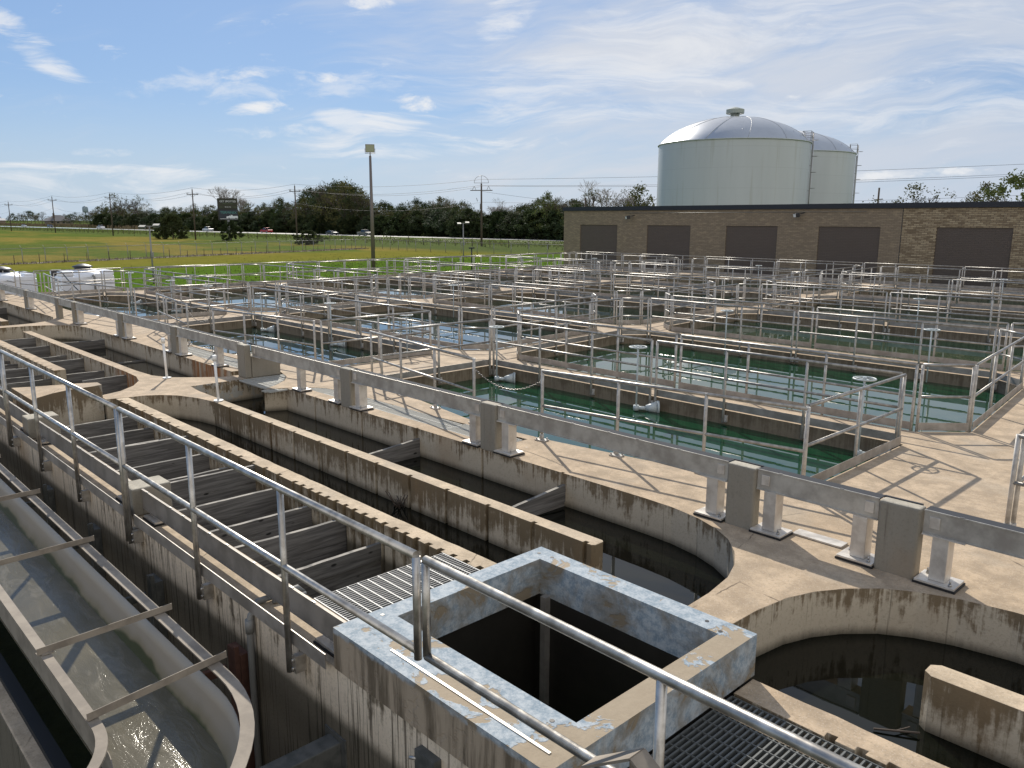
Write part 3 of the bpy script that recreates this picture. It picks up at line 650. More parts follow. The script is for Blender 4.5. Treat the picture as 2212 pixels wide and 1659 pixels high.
t = thing('front_beam', 'beam flange set flush in the blue box rim', 'steel beam', (-3.4, 2.9, .3)); MB().box(-4.2, -2.7, 2.865, 2.885, .32, .331).build('flange', m_beam, t)
tag(MB().box(-3.72, -3.20, 7.60, 7.76, .003, .02).build('loose_plate', m_legm), 'loose bright metal strip lying on the deck behind a pillar foot', 'metal plate')

# ================================================================== GUARDRAILS
RC = {}
def shared(key, fn):
    if key not in RC: RC[key] = fn()
    return RC[key]
def post_mesh(z0, z1, r, clip):
    def f():
        mb = MB(); mb.tube((0, 0, z0), (0, 0, z1), r, 8)
        if clip == 1:                                  # side-mounted: angle clip with two bolts on the wall side (+Y local)
            mb.box(.028, .075, -.012, .030, z0 + .01, z0 + .13)
            mb.tube((.05, -.02, z0 + .04), (.05, -.012, z0 + .04), .012, 6); mb.tube((.05, -.02, z0 + .10), (.05, -.012, z0 + .10), .012, 6)
        if clip == 2:                                  # foot plate with bolts
            mb.tube((0, 0, z0), (0, 0, z0 + .10), r * 1.35, 8); mb.box(-.09, .09, -.06, .06, .003, .02)
            for sx, sy in ((-1, -1), (1, -1), (1, 1), (-1, 1)): mb.tube((sx * .065, sy * .04, .02), (sx * .065, sy * .04, .045), .011, 6)
        return mb.mesh('post', m_post_lit)
    return shared(('post', z0, z1, r, clip), f)
def bar_mesh(Ln, r, mat, nm):
    Ln = round(Ln, 2)
    def f(): mb = MB(); mb.tube((0, 0, 0), (Ln, 0, 0), r, 8); return mb.mesh(nm, mat)
    return shared((nm, Ln, r), f)
def toe_mesh(Ln, h):
    Ln = round(Ln, 2)
    def f(): mb = MB(); mb.box(0, Ln, -.003, .003, 0, h); return mb.mesh('toe_board', m_toe)
    return shared(('toe', Ln, h), f)
def panel(p, q, label, group='guardrail panels round the basins', bays=3, top=1.05, mid=.55, zb=-.21, r=.024, toe=True, clip=1, toeoff=.03, name='guardrail', mat=None):
    p = Vector((*p, 0)); q = Vector((*q, 0)); d = q - p; Ln = d.length; rz = math.atan2(d.y, d.x)
    t = thing(name, label, 'guardrail', p, rz, group)
    for i in range(bays + 1):
        put('post', post_mesh(zb, top + (.0 if clip != 2 else .02), r, clip), t, (Ln * i / bays, 0, 0))
    put('top_rail', bar_mesh(Ln, r, m_alu, 'top_rail'), t, (0, 0, top))
    put('mid_rail', bar_mesh(Ln, r * .92, m_alu, 'mid_rail'), t, (0, 0, mid))
    if toe: put('toe_board', toe_mesh(Ln, .125), t, (0, toeoff, .02))
    return t
ORD = {1: 'first', 2: 'second', 3: 'third', 4: 'fourth', 5: 'fifth'}
cut = []
def inset(poly, d):
    n = len(poly); out = []
    for i in range(n):
        a = Vector(poly[i - 1]); b = Vector(poly[i]); c = Vector(poly[(i + 1) % n])
        e1 = (b - a).normalized(); e2 = (c - b).normalized(); n1_ = Vector((-e1.y, e1.x)); n2_ = Vector((-e2.y, e2.x))
        k = (n1_ + n2_); k = k / max(.2, k.dot(n1_)); out.append(tuple(b + k * d))
    return out
SIDE8 = ['near side', 'near right corner', 'right side', 'far right corner', 'far side', 'far left corner', 'left side', 'near left corner']
def side_names(n, row):
    if row == 1: return ['near side, left slant', 'near side gate', 'near side, right slant', 'right side', 'far side', 'left side'] if n == 6 else ['near side, left slant', 'near side gate', 'near side, right slant', 'right side', 'far side', 'far left corner', 'left side']
    return SIDE8
for row, colm, poly in tanks:
    ins = inset(poly, .035); n = len(poly); nm = side_names(n, row)
    for i in range(n):
        a = Vector(ins[i]); b = Vector(ins[(i + 1) % n]); Ln = (b - a).length; d = (b - a).normalized()
        if row == 1 and i in (0, 1, 2): continue
        k = 1 if Ln < 6.9 else 2
        for j in range(k):
            g0 = .06; s0 = a + d * (Ln * j / k + (g0 if j or Ln > 1.2 else .03)); s1 = a + d * (Ln * (j + 1) / k - (g0 if Ln > 1.2 else .03))
            sub = s1 - s0; half = '' if k == 1 else (', left half' if (j == 0) == (d.x > 0) else ', right half')
            # post clips and board face the concrete: local +Y of a ccw outline points into the basin, so flip the run
            lab = 'pipe guardrail of the %s %s basin, %s%s' % (ORD[row] + '-row', colm, nm[i], half)
            panel(s1, s0, lab, bays=max(1, round(sub.length / 1.42)), toeoff=.032)
# near side rails of the first row, standing on the deck on foot plates
def deckrail(p, q, label, bays): return panel(p, q, label, bays=bays, clip=2, zb=.003, toe=False, mid=.53)
deckrail((-8.07, 8.31), (-4.26, 8.88), 'foot-plated guardrail right of the chain gap, front right basin', 3)
deckrail((-13.34, 8.86), (-9.52, 8.24), 'foot-plated guardrail left of the chain gap, front right basin', 3)
deckrail((-19.28, 8.25), (-15.56, 8.88), 'foot-plated guardrail right of the chain gap, front middle basin', 3)
deckrail((-24.64, 8.88), (-20.84, 8.24), 'foot-plated guardrail left of the chain gap, front middle basin', 3)
deckrail((-30.8, 8.28), (-27.1, 8.88), 'foot-plated guardrail right of the chain gap, front left basin', 2)
deckrail((-36.9, 8.9), (-32.6, 8.30), 'foot-plated guardrail left of the chain gap, front left basin', 3)
panel((-2.2, 9.30), (2.6, 9.75), 'guardrail entering at the right picture edge above the beam', bays=3, clip=2, zb=.003, toe=False, name='guardrail')
panel((-2.16, 9.36), (-2.25, 13.2), 'guardrail starting at the right picture edge and running away', bays=3, clip=2, zb=.003, toe=False, name='guardrail')
# perimeter rails of the deck
y = 12.6; k = 0
while y < 44.2:
    y2 = min(y + 4.9, 44.4); k += 1
    panel((-38.80, y2), (-38.80, y), 'outer guardrail along the grass side of the deck, section %s from the white tanks' % ['one', 'two', 'three', 'four', 'five', 'six', 'seven', 'eight'][k - 1], 'perimeter guardrails', bays=3)
    y = y2 + .1
x = -38.7; k = 0; nw = ['first', 'second', 'third', 'fourth', 'fifth', 'sixth', 'seventh', 'eighth', 'ninth', 'tenth', 'eleventh']
while x < 12:
    x2 = x + 4.9; k += 1
    if k <= 10: panel((x, 44.2), (x2, 44.2), 'outer guardrail before the brick wall, %s section from the left' % nw[k - 1], 'perimeter guardrails', bays=3)
    x = x2 + .1
# white-tank corner: rails on the near left deck edge
panel((-38.8, 9.0), (-38.8, 12.5), 'guardrail in front of the right white chemical tank', bays=2, group='perimeter guardrails')
panel((-45.5, 8.4), (-39.6, 8.45), 'guardrail in front of the left white chemical tank', bays=3, clip=2, zb=.003, toe=False, group='perimeter guardrails')
panel((-38.75, 8.45), (-37.0, 8.8), 'short sloping-looking guardrail beside the hose mast', bays=1, clip=2, zb=.003, toe=False, group='perimeter guardrails')
# front railing
def front_panel(x0, x1, xs, label, lowpost, mid):
    t = thing('front_railing', label, 'railing', (x0, 2.66, 0), 0, 'front railing panels')
    for x in xs:
        z0 = lowpost(x); mb = MB(); mb.tube((x, 2.66, z0), (x, 2.66, 1.262), .0255, 12)
        if z0 < 0:
            mb.box(x + .03, x + .085, 2.665, 2.758, z0 + .01, z0 + .15); mb.tube((x + .055, 2.650, z0 + .045), (x + .055, 2.665, z0 + .045), .013, 6); mb.tube((x + .055, 2.650, z0 + .115), (x + .055, 2.665, z0 + .115), .013, 6)
        mb.build('post', m_pipe, t)
    MB().tube((x0, 2.66, 1.268), (x1, 2.66, 1.268), .0275, 14).build('top_rail', m_pipe, t)
    MB().tube((x0, 2.66, mid), (x1, 2.66, mid), .0265, 14).build('mid_rail', m_pipe, t)
    return t
low = lambda x: (-.21 if x < -4.8 else .60)
t = front_panel(-18.98, -13.945, (-18.98, -17.31, -15.64, -13.945), 'front pipe railing at the left edge, ending in a double post', low, .655); MB().box(-18.98, -13.97, 2.694, 2.702, .0, .12).build('toe_board', m_toe, t)
t = front_panel(-13.86, -8.80, (-13.86, -12.18, -10.50, -8.80), 'front pipe railing before the low square pillars', low, .655); MB().box(-13.86, -8.80, 2.694, 2.702, .0, .12).build('toe_board', m_toe, t)
t = front_panel(-8.715, -3.605, (-8.715, -6.93, -5.26, -3.605), 'front pipe railing across the picture centre, ending over the blue box', low, .655); MB().box(-8.68, -4.78, 2.694, 2.702, .0, .12).build('toe_board', m_toe, t)
t = front_panel(-3.515, 1.6, (-3.515, -1.84, -.1, 1.6), 'nearest front pipe railing running to the bottom right corner', lambda x: .655 if x < -3 else -.2, .655)
t = thing('channel_bracket', 'small folded metal bracket at the bottom edge beside the blue box', 'bracket', (-1.8, 2.42, .9))
mbk = MB(); mbk.obox((-2.04, 2.42, .86), (-1.78, 2.42, 1.04), .10, .012); mbk.obox((-1.78, 2.42, 1.04), (-1.60, 2.42, .93), .10, .012); mbk.build('folded_plate', m_flume, t)
MB().tube((-1.8, 2.42, 1.0), (-1.8, 2.42, .3), .014, 8).build('stem', m_flume, t)

# chains
def chain(a, b, sag, label):
    a = Vector(a); b = Vector(b); n = int((b - a).length / .036); mb = MB()
    for i in range(n):
        u0 = i / n; u1 = (i + 1) / n; P = [a.lerp(b, u) - U * sag * 4 * u * (1 - u) for u in (u0, u1)]
        d = (P[1] - P[0]).normalized(); sdv = d.cross(U).normalized(); sdv = sdv if i % 2 else sdv.cross(d)
        c = (P[0] + P[1]) / 2; h = .026; w = .010
        mb.path([c - d * h, c - d * h * .6 + sdv * w, c + d * h * .6 + sdv * w, c + d * h, c + d * h * .6 - sdv * w, c - d * h * .6 - sdv * w], .0038, 4, True)
    return tag(mb.build('gate_chain', m_chain), label, 'chain', 'gate chains')
chain((-9.50, 8.24, .90), (-8.09, 8.31, .90), .22, 'sagging chain closing the gap of the front right basin')
chain((-20.82, 8.24, .92), (-19.30, 8.25, .92), .24, 'sagging chain closing the gap of the front middle basin')
chain((-32.58, 8.30, .92), (-30.82, 8.28, .92), .22, 'sagging chain closing the gap of the front left basin')

# handwheel valves
def wheel_mesh():
    mb = MB(); mb.path([(math.cos(a) * .155, math.sin(a) * .155, 0) for a in [2 * math.pi * i / 24 for i in range(24)]], .014, 6, True)
    for k in range(5):
        a = 2 * math.pi * k / 5; mb.tube((0, 0, 0), (math.cos(a) * .15, math.sin(a) * .15, 0), .009, 5)
    mb.tube((0, 0, -.03), (0, 0, .03), .028, 10); return mb.mesh('handwheel', m_valve)
WM = wheel_mesh()
def valve(x, y, label, face=1, twin=False, top=.95):
    t = thing('handwheel_valve', label, 'valve', (x, y, 0), 0, 'handwheel valves on the basin edges')
    put('handwheel', WM, t, (0, 0, top), random.random())
    for dx in ((-.07, .07) if twin else (0,)):
        put('stem', shared(('stem', top), lambda: MB().tube((0, 0, -.20), (0, 0, top), .017, 8).mesh('stem', m_valve)), t, (dx, 0, 0))
    def eb():
        mb = MB(); mb.tube((0, 0, -.235), (0, 0, -.14), .055, 12); mb.tube((0, 0, -.19), (.16, .10, -.19), .035, 10)
        mb.tube((.15, .09, -.18), (.30, .22, -.17), .05, 12, .12); mb.tube((.30, .22, -.17), (.33, .25, -.17), .13, 12); return mb.mesh('elbow', m_valve)
    if y < 13: put('elbow', shared('elbow', eb), t, (0, 0, 0), 0 if face > 0 else R(-40))
valve(-8.95, 11.72, 'white handwheel on a thin stem over the front right basin, round elbow below')
valve(-12.78, 11.72, 'white handwheel at the far left corner of the front right basin')
valve(-4.82, 11.75, 'white handwheel at the far right corner of the front right basin')
valve(-23.7, 11.70, 'white handwheel at the far left corner of the front middle basin')
valve(-19.6, 11.72, 'white handwheel midway along the far side of the front middle basin')
valve(-15.9, 11.6, 'white handwheel at the far right corner of the front middle basin')
valve(-35.0, 11.6, 'twin-stem white handwheel at the far left corner of the front left basin', twin=True, top=1.05)
valve(-31.0, 11.72, 'white handwheel midway along the far side of the front left basin')
valve(-27.6, 11.7, 'white handwheel at the far right corner of the front left basin')
valve(-11.2, 18.35, 'white handwheel on the far side of the second-row right basin')
valve(-6.2, 18.35, 'white handwheel near the right end of the second-row right basin')
valve(-22.3, 18.35, 'white handwheel on the far side of the second-row middle basin')
valve(-9.1, 25.6, 'white handwheel on the far side of the third-row right basin')
valve(-10.0, 37.0, 'white handwheel in the fifth-row right basin before the brick wall')
valve(-22.0, 38.9, 'white handwheel in the fifth-row middle basin before the brick wall')
valve(-33.0, 38.5, 'white handwheel in the fifth-row left basin before the brick wall')

# white staffs
for (x, y, h, ds) in ((-16.68, 6.08, .80, 'leaning white pipe staff at the left tip of the channel island'), (-13.90, 5.94, .80, 'white pipe staff with a flange on the divider wall')):
    t = thing('pipe_staff', ds, 'pipe', (x, y, 0), 0, 'white pipe staffs')
    MB().tube((x, y, 0.004), (x - .05, y, h - .05), .024, 10).build('pipe', m_whitep, t); MB().tube((x - .05, y, h - .07), (x - .05, y, h + .03), .038, 10).build('cap', m_whitep, t)
    MB().tube((x, y, .003), (x, y, .02), .085, 16).build('flange', m_whitep, t)

# ================================================================== PLANKS
rp = random.Random(11); G3 = 'weathered baffle planks'
def baffle(x, y0, y1, top, nb, label, tilt=0.0, bottom=None):
    t = thing('wooden_baffle', label, 'wooden baffle', (x, (y0 + y1) / 2, -1.3), 0, G3); z = top
    for k in range(nb):
        h = rp.choice((.235, .19, .28)); dx = rp.uniform(-.012, .012); tl = rp.uniform(-.02, .02) + tilt
        mb = MB(); z0 = z - h + .004
        n = 8; vs = []
        for i in range(n + 1):
            yy = y0 + (y1 - y0) * i / n; w = rp.uniform(-.004, .004); dz = tl * (i / n - .5) + w
            vs += [(x + dx - .024, yy, z0 + tl * (i / n - .5)), (x + dx + .024, yy, z0 + tl * (i / n - .5)), (x + dx + .024, yy, z + dz), (x + dx - .024, yy, z + dz)]
        fs = [(0, 1, 2, 3), (4 * n + 3, 4 * n + 2, 4 * n + 1, 4 * n)]
        for i in range(n):
            for a in range(4): b = (a + 1) % 4; fs.append((4 * i + a, 4 * i + 4 + a, 4 * i + 4 + b, 4 * i + b))
        mb.add(vs, fs); mb.build('board', m_wood, t); z -= h
words = ['nearest', 'second nearest', 'third nearest', 'fourth nearest', 'fifth nearest', 'sixth nearest', 'seventh nearest', 'eighth nearest', 'ninth nearest', 'tenth nearest', 'farthest']
tops = [-.24, -.16, -.20, -.14, -.02, -.22, -.17, -.05, -.24, -.20, -.13]
for k, z in enumerate(tops): baffle(-6.96 - .735 * k, 3.19, 4.68, z, 5, 'grey plank baffle behind the front railing, %s to the blue box' % words[k])
for k in range(8): baffle(-19.45 - .74 * k, 3.19, 4.64, rp.uniform(-.32, -.15), 5, 'grey plank baffle in the left basin front channel, %s to the raised block' % words[k])
for k, (x, z) in enumerate(((-17.98, -.07), (-19.48, -.17), (-20.96, -.08), (-22.39, -.18), (-23.85, -.10), (-25.23, -.03))):
    baffle(x, 4.84, 5.74, z, 3, 'grey plank baffle in the left basin middle channel, %s to the island' % words[k])
baffle(-6.76, 6.03, 7.41, -.20, 2, 'single dark plank across the back channel near the paired pillars', .10)
baffle(-9.86, 6.03, 7.41, -.20, 2, 'single dark plank across the back channel below the trough grating', .10)
baffle(-24.87, 5.92, 7.41, -.20, 2, 'dark plank across the far end of the left back channel')
baffle(-21.7, 5.92, 7.41, -.405, 1, 'barely surfacing plank across the left back channel')
baffle(-36.5, 5.92, 7.41, -.2, 2, 'dark plank in the basin cut by the left picture edge')

# ================================================================== GRATINGS
def grating(name, label, x0, x1, y0, y1, pitch, bh, cross, mat, z=0, bt=.005, ct=.004, along='y'):
    t = thing(name, label, 'grating', ((x0 + x1) / 2, (y0 + y1) / 2, z - .03)); mb = MB(); n = int((x1 - x0) / pitch)
    if along == 'y':
        for i in range(n + 1): xx = x0 + (x1 - x0) * i / n; mb.box(xx - bt / 2, xx + bt / 2, y0, y1, z - bh, z - .001)
        m_ = max(1, int((y1 - y0) / cross)); mc = MB()
        for i in range(m_ + 1): yy = y0 + (y1 - y0) * i / m_; mc.box(x0, x1, yy - ct / 2, yy + ct / 2, z - .012, z + .002)
    mb.build('bearing_bars', mat, t); mc.build('cross_bars', mat, t); return t
grating('walkway_grating', 'bright serrated steel grating beside the blue box', -5.84, -4.77, 3.215, 4.63, .034, .03, .105, m_grate, 0, .0045, .011)
grating('walkway_grating', 'dark heavy bar grating at the bottom edge right of the blue box', -2.58, 1.5, 3.215, 4.57, .040, .035, .115, m_grated, -.01, .012, .0055)
def trough(x0, x1, y0, y1, label):
    return grating('trough_grating', label, x0, x1, y0, y1, .045, .025, .15, m_gratef, -.004, .013, .014)
G4 = 'fibreglass gratings over the feed trough'
for (a, b, ya, yb, ds) in ((-9.6, -8.3, 7.68, 8.12, 'pale mesh trough grating at its right end'), (-11.5, -9.62, 7.68, 8.06, 'pale mesh trough grating left of its right end piece'), (-13.2, -11.52, 7.68, 8.05, 'pale mesh trough grating behind the pillar over the ribbed wall'),
                           (-15.52, -14.9, 7.40, 7.72, 'small mesh grating tucked beside the deep pillar'), (-17.2, -15.75, 8.03, 8.14, 'narrow mesh grating behind the deep pillar'), (-18.8, -16.05, 7.68, 8.15, 'mesh trough grating left of the deep pillar'), (-20.55, -18.85, 7.68, 8.15, 'mesh trough grating at the foot of the left white staff')):
    trough(a, b, ya, yb, ds)['group'] = G4
t = thing('trough_grating', 'curved-end mesh grating right of the deep pillar', 'grating', (-14.6, 7.8, -.03))
mb = MB(); arc = [(-15.55, 8.1), (-15.2, 7.96), (-14.85, 7.73), (-14.52, 7.36), (-14.34, 7.08)]
def arcx(y):
    for (xa, ya), (xb, yb) in zip(arc, arc[1:]):
        if yb <= y <= ya: return xa + (xb - xa) * (ya - y) / (ya - yb)
    return arc[-1][0]
xx = -15.50
while xx < -14.36:
    yy = min(8.08, next((ya + (yb - ya) * (xx - xa) / (xb - xa) for (xa, ya), (xb, yb) in zip(arc, arc[1:]) if xa <= xx <= xb), 8.1)); mb.box(xx - .006, xx + .006, 7.08, yy, -.03, -.004); xx += .045
mb.build('bearing_bars', m_gratef, t); mb = MB(); yy = 7.10
while yy < 8.05: mb.box(-15.52, arcx(yy), yy - .006, yy + .006, -.016, -.002); yy += .12
mb.build('cross_bars', m_gratef, t)
t = thing('trough_grating', 'mesh grating wedge left of the ribbed wall end', 'grating', (-13.8, 7.4, -.03)); mb = MB(); xx = -14.26
while xx < -13.2:
    yy = 7.05 + (xx + 14.30) * 1.5; yy = min(yy, 8.0); y0_ = 6.95 if xx < -14.08 else (7.67 if xx > -14.03 else 7.0)
    if yy - y0_ > .05: mb.box(xx - .006, xx + .006, y0_, yy, -.03, -.004)
    xx += .045
mb.build('bearing_bars', m_gratef, t)
MB().box(-14.24, -14.06, 7.2, 7.212, -.016, -.002).build('cross_bars', m_gratef, t)

# ================================================================== FLUME
def flume():
    t = thing('steel_flume', 'open steel flume of muddy running water hanging beside the outer wall', 'flume', (-9, 1.7, -.6))
    cxx, cyy = -5.22, .57
    # cross section (radius from the bend centre, z)
    far = [(r_ + .53, z_) for r_, z_ in [(1.08, 0), (.99, 0), (.99, -.012), (.985, -.10), (.965, -.24), (.93, -.36), (.87, -.46), (.78, -.56), (.5, -.62)]]
    near = [(r_ + .53, z_) for r_, z_ in [(.14, 0), (.21, 0), (.212, -.012), (.215, -.2), (.22, -.45), (.27, -.58), (.5, -.62)]]
    def sweep(sec):
        st = [(x, None) for x in (-30, -26, -22, -18, -15, -13, -11, -9.5, -8, -7, -6.2, -5.6)]
        rings = [[(x, cyy + r, z) for r, z in sec] for x, _ in st]
        for k in range(19):
            a = R(90 - k * 5); rings.append([(cxx + r * math.cos(a), cyy + r * math.sin(a), z) for r, z in sec])
        rings.append([(cxx + r, -2.5, z) for r, z in sec]); return rings
    def skin(sec, i0, i1):
        rg = sweep(sec); mb = MB(); vs = [p for r in rg for p in r[i0:i1]]; w = i1 - i0; fs = []
        for a in range(len(rg) - 1):
            for b in range(w - 1): fs.append((a * w + b, a * w + b + 1, (a + 1) * w + b + 1, (a + 1) * w + b))
        mb.add(vs, fs, False); return mb
    o = skin(far, 0, 3).build('far_flange', m_flume, t); so_ = o.modifiers.new('s', 'SOLIDIFY'); so_.thickness = .010
    o = skin(far, 3, len(far)).build('far_wall', m_flumewall, t); so_ = o.modifiers.new('s', 'SOLIDIFY'); so_.thickness = .006
    for p in o.data.polygons: p.use_smooth = True
    o = skin(near, 0, 3).build('near_flange', m_flume, t); so_ = o.modifiers.new('s', 'SOLIDIFY'); so_.thickness = -.010
    o = skin(near, 3, len(near)).build('near_wall', m_flume, t); so_ = o.modifiers.new('s', 'SOLIDIFY'); so_.thickness = .006
    for x in (-18.4, -16.4, -14.4, -12.4, -10.42, -8.42, -6.40):
        mb = MB(); mb.obox((x, 1.22, .035), (x - .06, 2.24, .035), .006, .055); mb.obox((x - .022, 1.22, .0115), (x - .082, 2.24, .0115), .045, .005)
        mb.build('cross_bar', m_flume, t)
        MB().box(x - .10, x + .02, 1.25, 1.33, .004, .012).build('tab', m_flume, t)
    mb = MB(); mb.obox((-5.28, 1.24, .035), (-5.42, 2.24, .035), .006, .055); mb.obox((-5.30, 1.24, .0115), (-5.44, 2.24, .0115), .045, .005); mb.build('cross_bar', m_flume, t)
    # flowing water
    pts = [(-30, 2.02), (-5.6, 2.02)]; nr = [(-30, 1.31), (-5.6, 1.31)]
    for k in range(19):
        a = R(90 - k * 5); pts.append((cxx + 1.44 * math.cos(a), cyy + 1.44 * math.sin(a))); nr.append((cxx + .74 * math.cos(a), cyy + .74 * math.sin(a)))
    pts.append((cxx + 1.44, -2.4)); nr.append((cxx + .74, -2.4)); mb = MB(); vs = [(x, y, -.42) for x, y in pts + nr]; n = len(pts)
    mb.add(vs, [(i, n + i, n + i + 1, i + 1) for i in range(n - 1)]); w = mb.build('flume_water', m_wflume); tag(w, kind='structure')
flume()
G5 = 'steel brackets on the outer wall under the flume'
for x, m_, ds in ((-12.38, m_dark, 'dark steel bracket end on the outer wall, at the left picture edge'), (-10.38, m_dark, 'dark steel bracket end on the outer wall, second from left'), (-8.40, m_dark, 'dark steel bracket end on the outer wall left of the conduit'), (-6.45, m_rusty, 'rusty steel bracket end beside the grey conduit')):
    t = thing('flume_bracket', ds, 'bracket', (x, 2.7, -1.4), 0, G5)
    MB().box(x, x + .26, 2.68, 2.757, -1.7, -.48).build('plate', m_, t); MB().box(x + .20, x + .24, 2.64, 2.68, -1.7, -.40).build('rib', m_, t)
    MB().obox((x - .02, 2.66, -.72), (x - .05, 2.05, -.72), .05, .08).build('arm', m_, t)
t = thing('conduit', 'grey conduit dropping down the outer wall with a bent top', 'pipe', (-6.05, 2.71, -3.1))
MB().path([(-6.05, 2.715, -3.4), (-6.05, 2.715, -.14), (-6.05, 2.73, -.07), (-6.05, 2.80, .035), (-6.05, 3.18, .035), (-6.05, 3.22, -.02)], .028, 10).build('pipe', m_conduit, t)
MB().tube((-6.05, 2.715, -.22), (-6.05, 2.715, -.10), .037, 10).build('coupling', m_conduit, t)
tag(MB().tube((-5.98, 2.9, .022), (-5.93, 3.19, .022), .018, 8).build('cross_pipe', m_conduit), 'short dark pipe lying across the outer wall top', 'pipe')
t = thing('flume_bracket', 'square steel stub beam jutting from the outer wall at the bottom edge', 'bracket', (-4.75, 2.2, -.8), 0, G5)
MB().box(-4.86, -4.70, 1.0, 2.75, -.86, -.58).build('stub', m_dark, t, bevel=.01); MB().box(-4.92, -4.64, 2.745, 2.759, -.95, -.54).build('plate', m_dark, t)
t = thing('flume_bracket', 'small bolted bracket low on the outer wall near the bottom centre', 'bracket', (-3.62, 2.7, -.3), 0, G5)
MB().box(-3.72, -3.52, 2.70, 2.759, -.35, -.09).build('plate', m_dark, t); MB().tube((-3.75, 2.68, -.16), (-3.70, 2.72, -.16), .012, 8).build('bolt', m_bolt, t)
t = thing('footing_wall', 'low concrete footing wall with a black strip under the flume', 'wall', (-8, 1.3, -3.1))
MB().box(-30, 2, 1.12, 1.36, -3.1, -1.0).build('wall', m_wallc, t, bevel=.02); MB().box(-30, 2, 1.24, 1.34, -.998, -.94).build('rubber_strip', m_rubber, t)

# ================================================================== CHEMICAL TANKS AND MAST
def poly_tank(y0, y1, label):
    x = -41.0; t = thing('chemical_tank', label, 'tank', (x - .9, (y0 + y1) / 2, GZ), 0, 'white polyethylene tanks'); zt = .86
    b = MB(); bmx = [(x - 1.9, y0), (x, y0), (x, y1), (x - 1.9, y1)]; b.prism(bmx, GZ + .1, .62)
    b.box(x - 1.9, x, y0, y0 + .55, .62, zt); b.box(x - 1.9, x, y1 - .5, y1, .62, zt - .02); b.build('body', m_poly, t, bevel=.07)
    d = MB(); d.lathe((x - .95, (y0 + y1) / 2, .55), [(.98, 0), (.96, .12), (.85, .22), (.6, .30), (.3, .34), (0, .35)], 28); d.build('dome', m_poly, t)
    MB().lathe((x - .95, (y0 + y1) / 2 + .05, .88), [(.36, -.04), (.36, .10), (.44, .10), (.44, .14), (.36, .18), (.15, .25), (0, .27)], 20).build('lid', m_black, t)
    c = MB(); c.box(x - .35, x + .02, y1 - .95, y1 - .05, .50, .72); c.build('step', m_poly, t, bevel=.04)
    return t
tk = poly_tank(10.60, 12.90, 'square white plastic tank with black lid, right of the hose mast')
MB().path([(-40.98, 11.95, .62), (-40.85, 11.95, .64), (-40.82, 11.95, .58), (-40.82, 11.95, -.5)], .05, 8).build('outlet_pipe', m_conduit, tk)
poly_tank(7.15, 9.62, 'square white plastic tank with black lid, cut by the left picture edge')
t = thing('hose_mast', 'black post with a looping hose between the two white tanks', 'post', (-40.2, 10.05, GZ))
MB().tube((-40.2, 10.05, GZ), (-40.2, 10.05, .95), .05, 8).build('post', m_black, t); MB().lathe((-40.2, 10.12, .82), [(.02, -.12), (.10, -.05), (.12, .1), (.06, .16), (0, .17)], 12).build('head', m_black, t)
MB().path([(-40.2, 10.2, .95), (-40.1, 10.4, .9), (-40.0, 10.6, .55), (-39.8, 10.9, .1), (-39.6, 11.1, -.2), (-39.3, 11.2, -.5)], .025, 6).build('hose', m_hose, t)
MB().path([(-40.1, 10.1, .55), (-39.6, 10.5, .42), (-39.1, 10.9, .55)], .02, 6).build('hose', m_hose, t)
tag(slab('side_slab', [(-46, 6.5), (-39, 6.5), (-39, 14.5), (-46, 14.5)], [], GZ, GZ + .09, m_conc), kind='structure')

# ================================================================== BRICK BUILDING
YB = 47.0; BX0, BX1 = -43.5, 4.0
b = thing('brick_building', 'long low buff brick building with bricked-up brown bays and a black roof edge', 'building', (-20, 53, GZ))
bays = [(-41.80, -38.18), (-35.48, -31.85), (-29.10, -25.47), (-22.81, -19.18), (-16.19, -12.54), (-9.8, -6.1), (-3.4, .2)]
def wall_part(xa, xb, mat, nm):
    mb = MB(); xs = [xa]; 
    for p, q in bays:
        if p > xa and q < xb: mb.box(xs[-1], p, YB, YB + .3, GZ, 2.95); xs.append(q)
    mb.box(xs[-1], xb, YB, YB + .3, GZ, 2.95); mb.box(xa, xb, YB, YB + .3, 2.952, 3.98); return mb.build(nm, mat, b)
wall_part(BX0, -18.03, m_brick, 'wall'); wall_part(-18.02, BX1, m_brick2, 'wall')
for k, (p, q) in enumerate(bays): MB().box(p + .002, q - .002, YB + .05, YB + .25, GZ, 2.948).build('bricked_up_bay', m_panel, b)
MB().box(BX0 + .0, BX1, YB + .31, YB + 14, GZ, 3.9).build('rear_walls', m_brick, b)
MB().box(BX0 - .08, BX1, YB - .10, YB + 14.1, 3.985, 4.27).build('roof_edge', m_fascia, b)
MB().box(-18.045, -18.01, YB - .004, YB + .02, GZ, 3.97).build('expansion_joint', m_black, b)
MB().tube((BX0 + 6, YB - .03, 3.80), (-20, YB - .03, 3.80), .012, 6).build('conduit', m_conduit, b)
for x, z, ds in ((-36.9, 3.50, 'left of two black floodlights under the roof edge of the brick building'), (-24.05, 3.62, 'right of two black floodlights under the roof edge of the brick building')):
    t = thing('wall_floodlight', ds, 'lamp', (x, YB, z), 0, 'floodlights on the brick wall')
    MB().tube((x + .3, YB, z + .15), (x, YB - .35, z + .05), .022, 6).build('arm', m_black, t)
    MB().obox((x + .05, YB - .30, z + .02), (x - .08, YB - .52, z - .04), .30, .24).build('housing', m_black, t, bevel=.02)
    MB().obox((x - .08, YB - .52, z - .04), (x - .085, YB - .53, z - .043), .24, .18).build('lens', m_headl, t)

